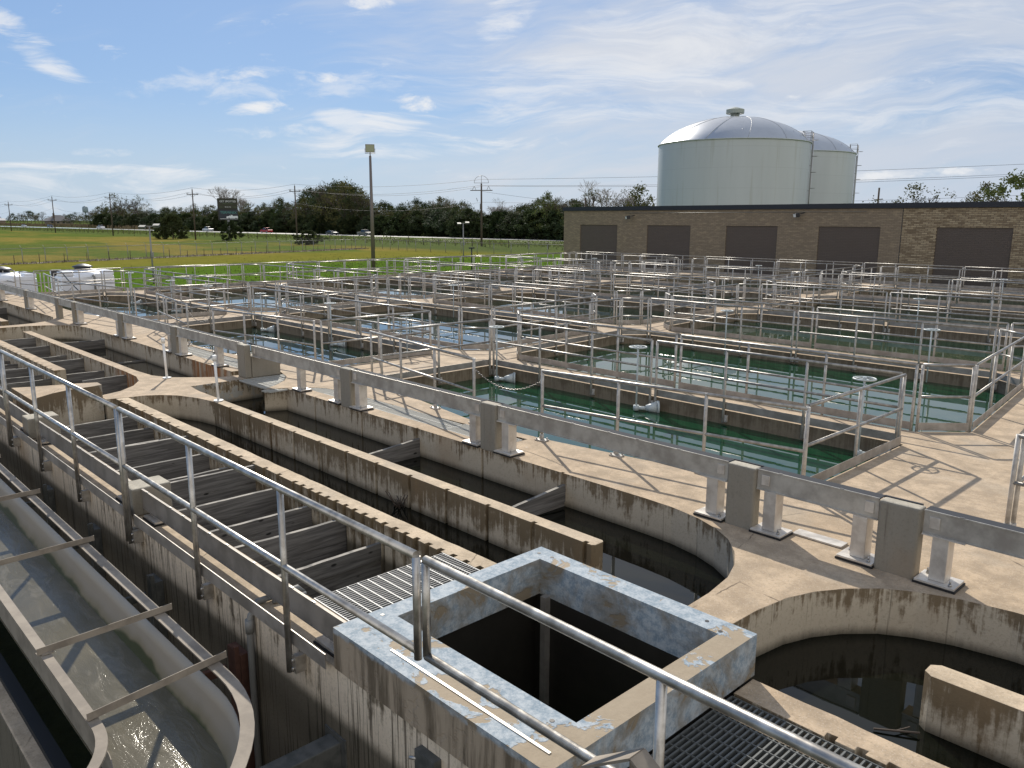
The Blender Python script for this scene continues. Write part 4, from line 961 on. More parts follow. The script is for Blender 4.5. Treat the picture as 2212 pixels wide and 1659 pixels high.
# ================================================================== STORAGE TANKS
def big_tank(cx, cy, r, zt, label, ladder_a, vent_rad=0.0, hatch=None):
    t = thing('storage_tank', label, 'storage tank', (cx, cy, GZ), 0, 'white storage tanks'); c = (cx, cy, 0)
    MB().lathe(c, [(r, GZ), (r, zt)], 96).build('shell', m_tank, t)
    MB().lathe(c, [(r + .02, zt - .10), (r + .12, zt - .10), (r + .12, zt + .02), (r - .1, zt + .02)], 96).build('rim', m_tank, t)
    hd = 3.35; pr = [(r * math.sin(R(a)) / math.sin(R(60)), zt + .02 + hd * (math.cos(R(a)) - .5) / .5) for a in range(60, -1, -5)]; pr[-1] = (.01, pr[-1][1])
    MB().lathe(c, pr, 96).build('dome', m_dome, t)
    for k in range(12):
        a0 = 2 * math.pi * k / 12 + .2; P = []
        for (rr, z), i in zip(pr[:-1], range(99)):
            a = a0 + .45 * (1 - rr / r); P.append((cx + math.cos(a) * rr, cy + math.sin(a) * rr, z + .015))
        MB().path(P, .035, 4).build('seam', m_seam, t)
    if vent_rad: MB().lathe((cx, cy, zt + hd), [(.55, -.05), (.55, .45), (1.05, .42), (1.12, .50), (1.12, .95), (.95, 1.02), (.3, 1.22), (0, 1.28)], 24, False).build('vent', m_green, t)
    a = ladder_a; ex = Vector((math.cos(a), math.sin(a), 0)); ey = Vector((-ex.y, ex.x, 0)); lb = MB(); p0 = Vector((cx, cy, 0)) + ex * (r + .25)
    for s in (-.25, .25): lb.tube(p0 + ey * s + U * 0, p0 + ey * s + U * (zt + 1.1), .035, 5)
    z = .5
    while z < zt + .2: lb.tube(p0 - ey * .25 + U * z, p0 + ey * .25 + U * z, .018, 4, cap=False); z += .4
    z = 3.5
    while z < zt + 1.1:
        lb.path([p0 + ex * (.62 * math.sin(R(q))) + ey * (.40 * math.cos(R(q))) + U * z for q in range(0, 181, 30)], .02, 4); z += 1.9
    for z in (1, 4, 7, 10): lb.tube(p0 - ex * .25 + U * z, p0 + U * z, .03, 4)
    lb.build('ladder', m_polea, t)
    pf = MB(); q0 = Vector((cx, cy, zt + .1)) + ex * (r - .35)
    for z in (.0, .55, 1.1):
        for A, B_ in (((-.3, -1.3), (.3, -1.3)), ((.3, -1.3), (.3, 1.2)), ((-.3, -1.3), (-.3, 1.2)), ((-.3, 1.2), (.3, 1.2))):
            pf.tube(q0 + ex * (A[0] * 1.6) + ey * A[1] + U * z, q0 + ex * (B_[0] * 1.6) + ey * B_[1] + U * z, .03, 4)
    for sx in (-.48, .48):
        for sy in (-1.3, 0, 1.2): pf.tube(q0 + ex * sx + ey * sy, q0 + ex * sx + ey * sy + U * 1.1, .035, 4)
    pf.build('platform_rail', m_polea, t)
    for k in range(7):
        a = 2 * math.pi * k / 7 + .9; MB().tube((cx + math.cos(a) * (r - 1.3), cy + math.sin(a) * (r - 1.3), zt + .6), (cx + math.cos(a) * (r - 1.3), cy + math.sin(a) * (r - 1.3), zt + 1.15), .10, 8).build('roof_fitting', m_dome, t)
    MB().tube(Vector((cx, cy, GZ)) + ex.xyz * (r + .12) + ey * 1.2, Vector((cx, cy, zt - .2)) + ex * (r + .12) + ey * 1.2, .13, 8).build('overflow_pipe', m_tank, t)
    if hatch: MB().lathe(Vector((cx, cy, zt)) + ex * (r - 2.3), [(.55, -.2), (.55, .75), (.95, .8), (.95, 1.0), (0, 1.15)], 16, False).build('hatch', m_green, t)
def az(x, y, D): a = R(x); return D * math.cos(a), D * math.sin(a)
tx, ty = az(121.6, 0, 110); big_tank(tx, ty, 9.35, 12.78, 'larger-looking white domed storage tank in front, with a mushroom vent on top', R(121.6 - 180 + 78), 1)
tx, ty = az(118.25, 0, 128.5); big_tank(tx, ty, 9.5, 12.75, 'white domed storage tank half hidden behind the front tank', R(118.25 - 180 + 84), 0, True)

# ================================================================== ROAD, FENCES, POLES, CABLES
rc = [(-1400, 94), (-900, 108), (-600, 121), (-430, 127), (-300, 131), (-200, 134.5), (-120, 138), (-40, 141), (60, 144)]
mb = MB(); vs = []
for x, y in rc: vs += [(x, y - 1, GZ + .03), (x, y + 9.5, GZ + .03)]
mb.add(vs, [(2 * i, 2 * i + 2, 2 * i + 3, 2 * i + 1) for i in range(len(rc) - 1)]); tag(mb.build('road', m_road), kind='structure')
def dirt(name, pts, w, seed):
    r_ = random.Random(seed); a = []; b_ = []
    for (x0, y0), (x1, y1) in zip(pts, pts[1:]):
        n = int(math.hypot(x1 - x0, y1 - y0) / 1.2)
        for i in range(n):
            x = x0 + (x1 - x0) * i / n; y = y0 + (y1 - y0) * i / n; d = Vector((x1 - x0, y1 - y0)).normalized(); nn = Vector((-d.y, d.x))
            ww = w * r_.uniform(.5, 1.3); a.append((x + nn.x * ww, y + nn.y * ww, GZ + .02)); ww = w * r_.uniform(.4, 1.2); b_.append((x - nn.x * ww, y - nn.y * ww, GZ + .02))
    n = len(a); mb = MB(); mb.add(a + b_, [(i, i + 1, n + i + 1, n + i) for i in range(n - 1)]); return tag(mb.build(name, m_dirt), kind='structure')
dirt('dirt_strip', [(-93.2, 8), (-94.6, 19), (-102.5, 42), (-109, 62), (-112.5, 74)], .9, 2)
def tuft(name, pts, w, n, h, mat, seed, label, cat):
    r_ = random.Random(seed); mb = MB()
    for _ in range(n):
        k = r_.randrange(len(pts) - 1); u = r_.random(); x = pts[k][0] + (pts[k + 1][0] - pts[k][0]) * u; y = pts[k][1] + (pts[k + 1][1] - pts[k][1]) * u
        x += r_.gauss(0, w); y += r_.gauss(0, w); s = r_.uniform(.5, 1.3) * h; a = r_.uniform(0, 3.14); dx = math.cos(a) * s * .4; dy = math.sin(a) * s * .4; l = r_.uniform(-.2, .2)
        mb.add([(x - dx, y - dy, GZ), (x + dx, y + dy, GZ), (x + dx * .3 + l, y + dy * .3, GZ + s), (x - dx * .5 + l, y - dy * .5, GZ + s * .8)], [(0, 1, 2, 3)])
    return tag(mb.build(name, mat), label, cat, kind='stuff')
tuft('fence_scrub', [(-93.2, 8), (-94.6, 19), (-102.5, 42), (-109, 62), (-112.5, 74)], .5, 2600, .17, flat('dead_scrub', (.27, .23, .17), .95, 0, .4, 3), 4, 'dry scrub along the foot of the chain-link fence', 'scrub')
tuft('roadside_weeds', [(-600, 100), (-400, 104), (-250, 107), (-130, 112), (-60, 118), (20, 122)], 7.5, 9000, .38, m_leafg, 5, 'tall green weeds on the verge between field and road', 'weeds')
tuft('far_side_weeds', [(-900, 145), (-560, 152), (-380, 146)], 4, 2500, 1.6, flat('dry_grass', (.16, .125, .07), .95, 0, .3, 1), 6, 'brown dry grass beyond the road at left', 'weeds')
def fence(name, label, pts, sp, h, group=None, arm=True):
    t = thing(name, label, 'fence', (*pts[0], GZ), 0, group); posts = []
    for (x0, y0), (x1, y1) in zip(pts, pts[1:]):
        n = max(1, round(math.hypot(x1 - x0, y1 - y0) / sp))
        for i in range(n): posts.append((x0 + (x1 - x0) * i / n, y0 + (y1 - y0) * i / n))
    posts.append(pts[-1]); tr = MB(); fb = MB()
    def pm():
        mb = MB(); mb.tube((0, 0, 0), (0, 0, h), .04, 6)
        if arm: mb.tube((0, 0, h), (-.25, -.1, h + .32), .02, 4)
        return mb.mesh('post', m_polea)
    for x, y in posts[:100]: put('post', shared(('fp', h, arm), pm), t, (x - pts[0][0], y - pts[0][1], 0))
    for (x0, y0), (x1, y1) in zip(pts, pts[1:]):
        tr.tube((x0, y0, GZ + h), (x1, y1, GZ + h), .028, 5)
        if arm:
            for k in (.12, .24, .32): tr.tube((x0 - .25 * k / .32, y0, GZ + h + k), (x1 - .25 * k / .32, y1, GZ + h + k), .006, 3)
        fb.add([(x0, y0, GZ + .05), (x1, y1, GZ + .05), (x1, y1, GZ + h), (x0, y0, GZ + h)], [(0, 1, 2, 3)])
    tr.build('top_rail', m_polea, t); fb.build('wire_fabric', m_link, t); return t
fence('chain_link_fence', 'chain-link fence with barbed arms crossing the field on the left', [(-91.5, 3), (-94.8, 19), (-97.0, 28), (-101.8, 40), (-106, 52), (-109.5, 63), (-113.2, 76.5)], 2.4, 1.55)
fence('chain_link_fence', 'chain-link fence turning right toward the brick building', [(-113.2, 76.5), (-98, 73.5), (-80, 76), (-60, 80)], 2.9, 1.5)
fence('chain_link_fence', 'tall chain-link fence with a gate frame beyond the road', [(-165, 147), (-140, 147.5), (-90, 148)], 4.0, 2.1, None, False)
t = thing('post_line', 'line of thin short field posts in front of the chain-link fence', 'fence', (-95, 20, GZ))
r_ = random.Random(3)
for k in range(26):
    y = 10 + k * 2.55; x = -93.8 - (y - 19) * .345 + r_.uniform(-.2, .2); MB().tube((x, y, GZ), (x + r_.uniform(-.08, .08), y, GZ + r_.uniform(.75, 1.05)), .035, 5).build('post', m_pole, t)
t = thing('post_line', 'rough timber post-and-wire fence along the road verge', 'fence', (-300, 90, GZ))
for k in range(95):
    x = -520 + k * 4.6; y = 84 + (x + 520) * .028 + 0; MB().tube((x, y, GZ), (x + r_.uniform(-.1, .1), y, GZ + r_.uniform(1.1, 1.6)), .07, 5).build('post', m_pole, t)

PL = [(-430, 76, 10.2, 'far left utility pole, cut by the picture edge side'), (-362, 78, 9.7, 'leftmost utility pole without a visible crossarm'), (-309.7, 79.8, 10.7, 'second utility pole from the left with a crossarm'), (-245.5, 77.9, 10.3, 'utility pole in front of the pale thin-crowned trees'),
      (-187.7, 77.5, 10.05, 'utility pole just left of the billboard'), (-160.0, 88.2, 10.4, 'utility pole between the billboard and the tall floodlight')]
def crossarm_pole(x, y, zt, label, cable_dir):
    t = thing('utility_pole', label, 'utility pole', (x, y, GZ), 0, 'utility poles along the road'); d = Vector(cable_dir).normalized(); nn = Vector((-d.y, d.x, 0))
    MB().tube((x, y, GZ), (x, y, zt), .19, 8, .12).build('shaft', m_pole, t)
    p = Vector((x, y, zt - 1.15)); MB().obox(p - nn * 1.35, p + nn * 1.35, .12, .14).build('crossarm', m_pole, t)
    br = MB(); br.tube(p - nn * .7, p - U * .7, .025, 4); br.tube(p + nn * .7, p - U * .7, .025, 4); br.build('brace', m_pole, t)
    for s in (-1.3, -1.05, 1.05, 1.3): q = p + nn * s; MB().tube(q, q + U * .38, .06, 6).build('insulator', m_polea, t)
    MB().tube((x, y, zt), (x, y, zt + .35), .04, 5).build('top_pin', m_polea, t)
    return t
for x, y, zt, ds in PL: crossarm_pole(x, y, zt, ds, (1, .05, 0))
x, y, zt = -110.7, 97.8, 9.75
t = thing('utility_pole', 'utility pole with a hoop frame and double crossarm right of the tall floodlight', 'utility pole', (x, y, GZ), 0, 'utility poles along the road')
MB().tube((x, y, GZ), (x, y, zt), .20, 8, .14).build('shaft', m_pole, t)
nn = Vector((.78, .63, 0)); mbh = MB(); mbh.path([Vector((x, y, zt + .1)) + nn * (1.3 * math.cos(R(a))) * 1 + U * (1.25 * math.sin(R(a))) for a in range(0, 181, 15)], .035, 5); mbh.tube((x, y, zt), (x, y, zt + 1.35), .04, 5); mbh.tube(Vector((x, y, zt + .1)) - nn * 1.3, Vector((x, y, zt + .1)) + nn * 1.3, .035, 5); mbh.build('hoop_frame', m_polea, t)
p = Vector((x, y, zt - 1.2)); MB().obox(p - nn * 2.0, p + nn * 2.0, .12, .14).build('crossarm', m_pole, t)
br = MB()
for s in (-1.3, 1.3):
    br.tube(p + nn * (s - .35), p + nn * s + U * .75, .04, 5); br.tube(p + nn * (s + .35), p + nn * s + U * .75, .04, 5)
br.build('brace', m_polea, t); MB().tube(p + Vector((-.25, 0, -2.3)), p + Vector((-.25, 0, -3.3)), .13, 8).build('fuse_box', m_polea, t)
MB().tube(p - nn * .7 - U * 1.9, p - nn * .9 - U * 1.3, .05, 6).build('cutout', m_polea, t)
def cable(pts, sag, off, dz, label, n=14, r=.022):
    P = []
    for a, b_ in zip(pts, pts[1:]):
        a = Vector(a); b_ = Vector(b_); d = (b_ - a); nn = Vector((-d.y, d.x, 0)).normalized()
        for i in range(n): u = i / n; P.append(a.lerp(b_, u) + nn * off + U * (dz - sag * 4 * u * (1 - u)))
    P.append(Vector(pts[-1]) + U * dz); mb = MB(); mb.path(P, r, 4); return tag(mb.build('power_cable', m_wire), label, 'cable', 'power cables strung along the road')
route = [(x, y, z) for x, y, z, _ in PL] + [(-110.7, 97.8, 10.1), (0, 165, 13.5)]
cable(route, .9, 0, .35, 'highest power cable strung on the pole tops')
cable(route, 1.3, -1.2, -.75, 'power cable on the near ends of the crossarms')
cable(route, 1.5, 1.2, -.75, 'power cable on the far ends of the crossarms')
cable(route, 1.6, .2, -3.6, 'lowest communication cable under the crossarms', r=.02)
cable([(-110.7, 97.8, 8.4), (-105, 160, 7.0), (20, 200, 8.6)], 1.2, 0, 0, 'thin service cable branching right behind the brick building', r=.02)
for (x, y, z, ds) in ((-89.6, 101.9, 7.0, 'bare thin pole poking above the left end of the brick building'), (-62, 149.8, 9.3, 'far timber pole with a stub arm seen over the brick roof at right')):
    t = thing('timber_pole', ds, 'utility pole', (x, y, GZ)); MB().tube((x, y, GZ), (x, y, z), .17, 6).build('shaft', m_pole, t); MB().tube((x - .8, y, z - 2.1), (x + .8, y, z - 2.0), .08, 5).build('arm', m_pole, t)

# lamps
t = thing('floodlight_pole', 'tall brown pole with one square floodlight above the basins', 'lamp post', (-63.8, 42.9, GZ))
MB().tube((-63.8, 42.9, GZ), (-63.8, 42.9, 8.95), .20, 12, .11).build('pole', m_polem, t)
MB().tube((-63.8, 42.9, 8.95), (-63.8, 42.9, 9.25), .05, 8).build('spigot', m_polem, t)
fd = Vector((.83, -.56, 0)); sd2 = Vector((.56, .83, 0)); c = Vector((-63.95, 43.0, 9.62))
hd = MB(); A = [c + fd * .16 + sd2 * s * .41 + U * (z * .36) for s, z in ((-1, -1), (1, -1), (1, 1), (-1, 1))]; B2 = [c - fd * .22 + sd2 * s * .26 + U * (z * .26 + .05) for s, z in ((-1, -1), (1, -1), (1, 1), (-1, 1))]
hd.add(A + B2, [(0, 1, 2, 3), (7, 6, 5, 4), (0, 4, 5, 1), (1, 5, 6, 2), (2, 6, 7, 3), (3, 7, 4, 0)]); hd.build('housing', m_polem, t)
gl_ = MB(); gl_.add([c + fd * .165 + sd2 * s * .36 + U * (z * .31) for s, z in ((-1, -1), (1, -1), (1, 1), (-1, 1))], [(0, 1, 2, 3)]); gl_.build('lens', m_glassl, t)
yk = MB(); yk.path([c + sd2 * .45, c + sd2 * .45 - U * .42, c - sd2 * .45 - U * .42, c - sd2 * .45], .025, 5); yk.build('yoke', m_polem, t)
def twin_lamp(x, y, z, label, s=1):
    t = thing('area_light_pole', label, 'lamp post', (x, y, GZ)); MB().tube((x, y, GZ), (x, y, z), .07, 8, .05).build('pole', m_polea, t)
    MB().obox(Vector((x, y, z)) - sd2 * .5 * s, Vector((x, y, z)) + sd2 * .5 * s, .05, .05).build('bracket', m_polea, t)
    for k in (-1, 1):
        h = Vector((x, y, z + .10 * (k > 0))) + sd2 * .45 * k * s - fd * .1 * k
        MB().obox(h - fd * .22, h + fd * .22 - U * .12, .42, .16).build('lamp_head', m_dark, t)
    MB().box(x + .05, x + .2, y - .08, y + .08, .6, .95).build('control_box', m_polea, t)
twin_lamp(-59.7, 21.4, 2.75, 'thin grey pole with two square lamp heads behind the white tanks')
twin_lamp(-68.2, 57.6, 2.95, 'short grey pole with two lamp heads before the brick building end')
t = thing('yard_hydrant', 'dark standpipe with a small cap on the grass by the deck corner', 'standpipe', (-58, 50, GZ)); MB().tube((-58, 50, GZ), (-58, 50, .75), .06, 8).build('pipe', m_black, t); MB().obox((-58.3, 50, .7), (-57.7, 50, .72), .2, .14).build('head', m_black, t)

# ================================================================== BILLBOARD
bd = (Vector((-178.3, 83.7, 0)) - Vector((-180.1, 79.85, 0))).normalized(); bn = Vector((bd.y, -bd.x, 0)); o0 = Vector((-180.1, 79.85, 0))
t = thing('billboard', 'two-part roadside billboard with large pale lettering above a picture of a white pickup', 'billboard', (-179.2, 81.8, GZ)); rzb = math.atan2(bd.y, bd.x)
def bb(u0, u1, z0, z1, d0, d1, mat, nm):
    vs = [o0 + bd * u + bn * d + U * z for z in (z0, z1) for (u, d) in ((u0, d0), (u1, d0), (u1, d1), (u0, d1))]
    mb = MB(); mb.add(vs, [(0, 3, 2, 1), (4, 5, 6, 7), (0, 1, 5, 4), (1, 2, 6, 5), (2, 3, 7, 6), (3, 0, 4, 7)]); return mb.build(nm, mat, t)
m_bb = flat('billboard_black', (.012, .014, .013), .5); m_bbg = flat('billboard_olive', (.030, .032, .018), .6, 0, .6, 3); m_bbs = flat('billboard_navy', (.012, .018, .035), .4)
m_bbl = flat('billboard_letters', (.75, .78, .80), .5); m_bbt = flat('billboard_teal', (.08, .27, .26), .5); m_bbgn = flat('billboard_green_bar', (.045, .07, .03), .5); m_bbw = flat('billboard_white_pickup', (.72, .75, .80), .5)
bb(-.02, 4.28, 3.15, 8.0, -.7, 0, m_bb, 'cabinet'); bb(.25, 4.2, 5.75, 7.9, .0, .05, m_bbg, 'upper_panel'); bb(.25, 4.25, 3.3, 5.4, .0, .05, m_bbs, 'lower_panel')
bb(.45, 4.0, 7.02, 7.62, .05, .07, m_bb, 'letter_ground')
def bbtext(s, size, u, z, mat, d=.08, sx=1):
    me = text_mesh(s, size, mat, .01); o = put('lettering', me, t); q = o0 + bd * u + bn * d + U * z - Vector(t.location)
    o.location = q; o.rotation_euler = (R(90), 0, rzb); o.scale = (sx, 1, 1)
bbtext('GET SPOTTED', .55, 2.25, 7.30, m_bbl, sx=1.0); bb(1.15, 1.85, 6.75, 6.93, .05, .07, m_bbgn, 'green_bar'); bb(1.95, 2.5, 6.75, 6.93, .05, .07, m_bbgn, 'green_bar'); bb(2.6, 3.3, 6.75, 6.93, .05, .07, m_bbgn, 'green_bar')
bbtext('903-646-1903', .24, 2.2, 6.07, m_bbl); bb(.35, 1.0, 5.98, 6.16, .05, .07, m_bbgn, 'green_bar'); bb(3.4, 4.05, 5.98, 6.16, .05, .07, m_bbgn, 'green_bar')
bbtext('TERMINIX', .78, 2.25, 4.85, m_bbt, sx=1.02)
pk = MB(); P = [(1.75, 3.75), (1.8, 4.0), (2.35, 4.08), (2.6, 4.32), (3.05, 4.32), (3.12, 4.08), (4.2, 4.1), (4.2, 3.62), (1.85, 3.6)]
pk.add([o0 + bd * u + bn * .062 + U * z for u, z in P] , [tuple(range(len(P)))]); pk.build('painted_pickup', m_bbw, t); bb(.4, 4.2, 3.42, 3.50, .05, .058, m_bbl, 'painted_kerb'); bb(2.5, 2.8, 4.12, 4.26, .063, .066, m_bbs, 'painted_window')
for u in (2.3, 3.8):
    w = MB(); q = o0 + bd * u + U * 3.58; w.tube(q + bn * .063, q + bn * .07, .15, 10); w.build('painted_wheel', m_bb, t)
MB().tube((-179.2, 81.8, GZ), (-179.2, 81.8, 3.2), .28, 10).build('column', m_polea, t); bb(1.7, 2.4, 2.95, 3.14, .0, .1, m_bbgn, 'maker_plate')

# ================================================================== VEHICLES
def carmesh(kind):
    # profile along +X (front), z up; returns body, glass MBs
    if kind == 'pickup': Lh, w, prof = 2.85, .98, [(-2.85, .55), (-2.85, 1.12), (-.75, 1.14), (-.70, 1.16), (1.05, 1.18), (2.55, 1.08), (2.80, .95), (2.85, .50)]; cab = [(-.85, 1.14), (-.72, 1.82), (.55, 1.86), (1.25, 1.18)]
    elif kind == 'suv': Lh, w, prof = 2.4, .94, [(-2.4, .45), (-2.38, 1.05), (1.0, 1.08), (2.2, .96), (2.38, .75), (2.4, .42)]; cab = [(-2.25, 1.05), (-2.0, 1.66), (.1, 1.70), (1.05, 1.07)]
    else: Lh, w, prof = 2.3, .90, [(-2.3, .42), (-2.28, .92), (-1.6, .98), (1.0, .96), (2.15, .80), (2.3, .60), (2.3, .38)]; cab = [(-1.7, .96), (-.95, 1.40), (.2, 1.43), (1.05, .95)]
    body = MB(); zb = .34; pts = [(-Lh, zb)] + prof + [(Lh, zb)]; n = len(pts)
    vs = [(x, -w, z) for x, z in pts] + [(x, w, z) for x, z in pts]; body.add(vs, [tuple(range(n - 1, -1, -1)), tuple(range(n, 2 * n))] + [(i, (i + 1) % n, n + (i + 1) % n, n + i) for i in range(n)])
    top = [(c[0] , c[1]) for c in cab]; ww = w - .16; rf = MB()
    x1, z1 = cab[1]; x2, z2 = cab[2]; rf.box(x1, x2, -ww, ww, min(z1, z2) - .07, max(z1, z2)); gl = MB()
    vs = [(cab[0][0], -w + .03, cab[0][1]), (cab[3][0], -w + .03, cab[3][1]), (cab[3][0], w - .03, cab[3][1]), (cab[0][0], w - .03, cab[0][1]), (x1 - .02, -ww, z1 - .06), (x2 + .02, -ww, z2 - .06), (x2 + .02, ww, z2 - .06), (x1 - .02, ww, z1 - .06)]
    gl.add(vs, [(0, 3, 2, 1), (4, 5, 6, 7), (0, 1, 5, 4), (1, 2, 6, 5), (2, 3, 7, 6), (3, 0, 4, 7)]); return body, rf, gl, Lh, w
VP = {}
def vehicle(name, kind, x, y, rz, col, label, cat, metal_=.3):
    if kind not in VP:
        bd_, rf, gl, Lh, w = carmesh(kind); ty = MB(); ty.tube((0, -.11, 0), (0, .11, 0), .36, 18); hb = MB(); hb.tube((0, -.12, 0), (0, .12, 0), .20, 12)
        VP[kind] = (bd_.mesh('body', None), rf.mesh('roof', None), gl.mesh('windows', m_sglass), ty.mesh('tyre', m_tyre), hb.mesh('rim', m_hub), MB().box(0, .04, -.2, .2, -.07, .07).mesh('headlight', m_headl), Lh, w)
    bd_, rf, gl, ty, hb, hl, Lh, w = VP[kind]
    t = thing(name, label, cat, (x, y, GZ + .03), rz, 'vehicles on the far road'); mt = flat('paint_' + label.split()[0], col, .28, metal_)
    bo = put('body', bd_.copy(), t); bo.data.materials.clear(); bo.data.materials.append(mt); add_bevel(bo, .06)
    ro = put('roof', rf.copy(), t); ro.data.materials.clear(); ro.data.materials.append(mt); add_bevel(ro, .03); put('windows', gl, t)
    for sx in (-1, 1):
        for sy in (-1, 1):
            wl = put('wheel', ty, t, (sx * Lh * .60, sy * (w - .08), .36)); put('rim', hb, wl, (0, sy * .01, 0))
    for sy in (-1, 1): put('headlight', hl, t, (Lh - .03, sy * (w - .25), .78))
def yroad(x):
    for (xa, ya), (xb, yb) in zip(rc, rc[1:]):
        if xa <= x <= xb: return ya + (yb - ya) * (x - xa) / (xb - xa)
def veh(px, lane, *a):     # px = X on the road; lane offset
    return None
GO = R(1.8)
vehicle('pickup_truck', 'pickup', -206.0, yroad(-206) + 1.6, GO, (.17, .165, .15), 'grey-brown pickup facing right with a bright sunlit roof', 'pickup', .6)
vehicle('car', 'sedan', -224.5, yroad(-224) + 2.2, GO, (.05, .055, .06), 'dark low car with a sun glint, behind the grey-brown pickup', 'car', .5)
vehicle('pickup_truck', 'pickup', -272.0, yroad(-272) + 6, R(180) + GO, (.30, .012, .02), 'red pickup right of the billboard', 'pickup')
vehicle('pickup_truck', 'pickup', -318.0, yroad(-318) + 6, R(180) + GO, (.55, .56, .58), 'white pickup between the big bush and the billboard', 'pickup')
vehicle('pickup_truck', 'pickup', -424.0, yroad(-424) + 2, GO, (.62, .62, .63), 'white pickup left of the second crossarm pole', 'pickup')
vehicle('suv', 'suv', -500.0, yroad(-500) + 2, GO, (.04, .045, .06), 'dark blue car right of the leftmost crossarm pole', 'car', .4)
vehicle('car', 'sedan', -548.0, yroad(-548) + 2, GO, (.55, .55, .56), 'silver car left of the leftmost crossarm pole', 'car', .5)
vehicle('car', 'sedan', -640.0, yroad(-640) + 2, GO, (.18, .19, .20), 'grey car beside the leftmost bare pole', 'car', .4)
vehicle('suv', 'suv', -676.0, yroad(-676) + 2, GO, (.50, .50, .50), 'pale car at the far left picture edge', 'car', .4)

# ================================================================== FAR BUILDINGS
hx, hy = -900, 236
t = thing('house', 'distant house with a steep grey hip roof and chimney', 'house', (hx, hy, GZ)); hb_ = MB(); hb_.box(hx - 8, hx + 8, hy - 11, hy + 11, GZ, 1.7); hb_.build('wall', flat('house_wall', (.24, .20, .16), .9), t)
rf = MB(); rf.add([(hx - 10, hy - 13, 1.6), (hx + 10, hy - 13, 1.6), (hx + 10, hy + 13, 1.6), (hx - 10, hy + 13, 1.6), (hx, hy - 4, 7.4), (hx, hy + 2, 7.4)], [(0, 1, 4), (1, 2, 5, 4), (2, 3, 5), (3, 0, 4, 5), (0, 3, 2, 1)]); m_roof = flat('shingle', (.12, .115, .12), .9, 0, .2, 1); r0 = rf.build('roof', m_roof, t)
MB().box(hx + 3, hx + 4.5, hy - 6, hy - 4.5, 1.6, 9.2).build('chimney', flat('chimney_brick', (.13, .09, .07), .9), t)
for k in range(4): MB().box(hx + 8.0, hx + 8.05, hy - 9 + k * 5, hy - 7 + k * 5, -.6, .9).build('window', m_sglass, t)
for (x, y, l, h, ds) in ((-980, 135, 26, 3.0, 'low far shed with a pale roof at the left edge'), (-1000, 195, 30, 3.2, 'low long far house with a flat reddish wall left of the hip-roofed house')):
    t = thing('shed', ds, 'building', (x, y, GZ)); MB().box(x - 5, x + 5, y - l / 2, y + l / 2, GZ, GZ + h).build('wall', flat('shed_wall', (.22, .17, .14), .9), t)
    r2 = MB(); r2.add([(x - 6, y - l / 2 - 1, GZ + h), (x + 6, y - l / 2 - 1, GZ + h), (x + 6, y + l / 2 + 1, GZ + h), (x - 6, y + l / 2 + 1, GZ + h), (x, y - l / 2, GZ + h + 2.2), (x, y + l / 2, GZ + h + 2.2)], [(0, 1, 4), (1, 2, 5, 4), (2, 3, 5), (3, 0, 4, 5)]); r2.build('roof', flat('shed_roof', (.34, .34, .34), .6), t)
wx, wy = -1440.6, 418
t = thing('water_tower', 'tiny distant water tower on thin legs above the tree line', 'water tower', (wx, wy, GZ)); m_wt = flat('water_tower_paint', (.22, .28, .32), .6)
MB().lathe((wx, wy, 14), [(0, 0), (2.5, .4), (4.1, 1.8), (4.3, 3.2), (4.3, 7.6), (3.2, 9.6), (0, 10.8)], 20).build('tank', m_wt, t)
for k in range(6): a = k * math.pi / 3; MB().tube((wx + 4.6 * math.cos(a), wy + 4.6 * math.sin(a), GZ), (wx + 4 * math.cos(a), wy + 4 * math.sin(a), 17), .3, 6).build('leg', m_wt, t)
MB().tube((wx, wy, GZ), (wx, wy, 14.5), .8, 8).build('riser', m_wt, t)

# ================================================================== TREES
def crown_mesh(seed, n_cl, n_leaf, size, mat, shape=1.0, gap=.0, low=.12, cone=0):
    """unit-high crown (z 0..1, radius about .5) made of leaf cards in clumps"""
    r = random.Random(seed); mb = MB(); cl = []
    for _ in range(n_cl):
        z = low + (1 - low) * r.random() ** .85; k = (z - low) / (1 - low)
        rad = (.50 * math.sin(math.pi * min(1, (k * .80 + .20))) ** .7 if not cone else .42 * (1 - k) ** .8 + .05) * shape
        a = r.uniform(0, 2 * math.pi); q = rad * r.uniform(.35, 1.05) * (1 + .25 * math.sin(a * 2 + seed) + .15 * math.sin(a * 5 + seed * 3))
        cl.append((q * math.cos(a), q * math.sin(a), min(1.02, z), r.uniform(.055, .13)))
    for cx, cy, cz, cr in cl:
        for _ in range(n_leaf):
            d = Vector((r.gauss(0, 1), r.gauss(0, 1), r.gauss(0, .8))).normalized() * cr * r.uniform(.3, 1.1)
            c = Vector((cx, cy, cz)) + d; u = Vector((r.gauss(0, 1), r.gauss(0, 1), r.gauss(0, 1))).normalized(); v = u.orthogonal().normalized(); s = size * r.uniform(.6, 1.4)
            mb.add([c - u * s - v * s * .3, c + v * s * .6 - u * s * .2, c + u * s, c - v * s * .6 + u * s * .1], [(0, 1, 2, 3)])
    return mb.mesh('crown', mat)
def branches(seed, depth=5, spread=.42, thick=.016, up_=.7, nb=3):
    r = random.Random(seed); mb = MB(); tips = []
    def grow(p, d, l, th, k):
        q = p + d * l; mb.tube(p, q, th, 5 if k > 2 else 3, th * .68, cap=False)
        if k == 0: tips.append(q); return
        for i in range(nb if k < depth else nb + 1):
            e = (d + Vector((r.gauss(0, spread), r.gauss(0, spread), r.gauss(.06, spread * .6) * up_))).normalized(); grow(q, e, l * r.uniform(.62, .86), th * .66, k - 1)
    grow(Vector((0, 0, 0)), U, .28, thick, depth); return mb, tips
TV = {}
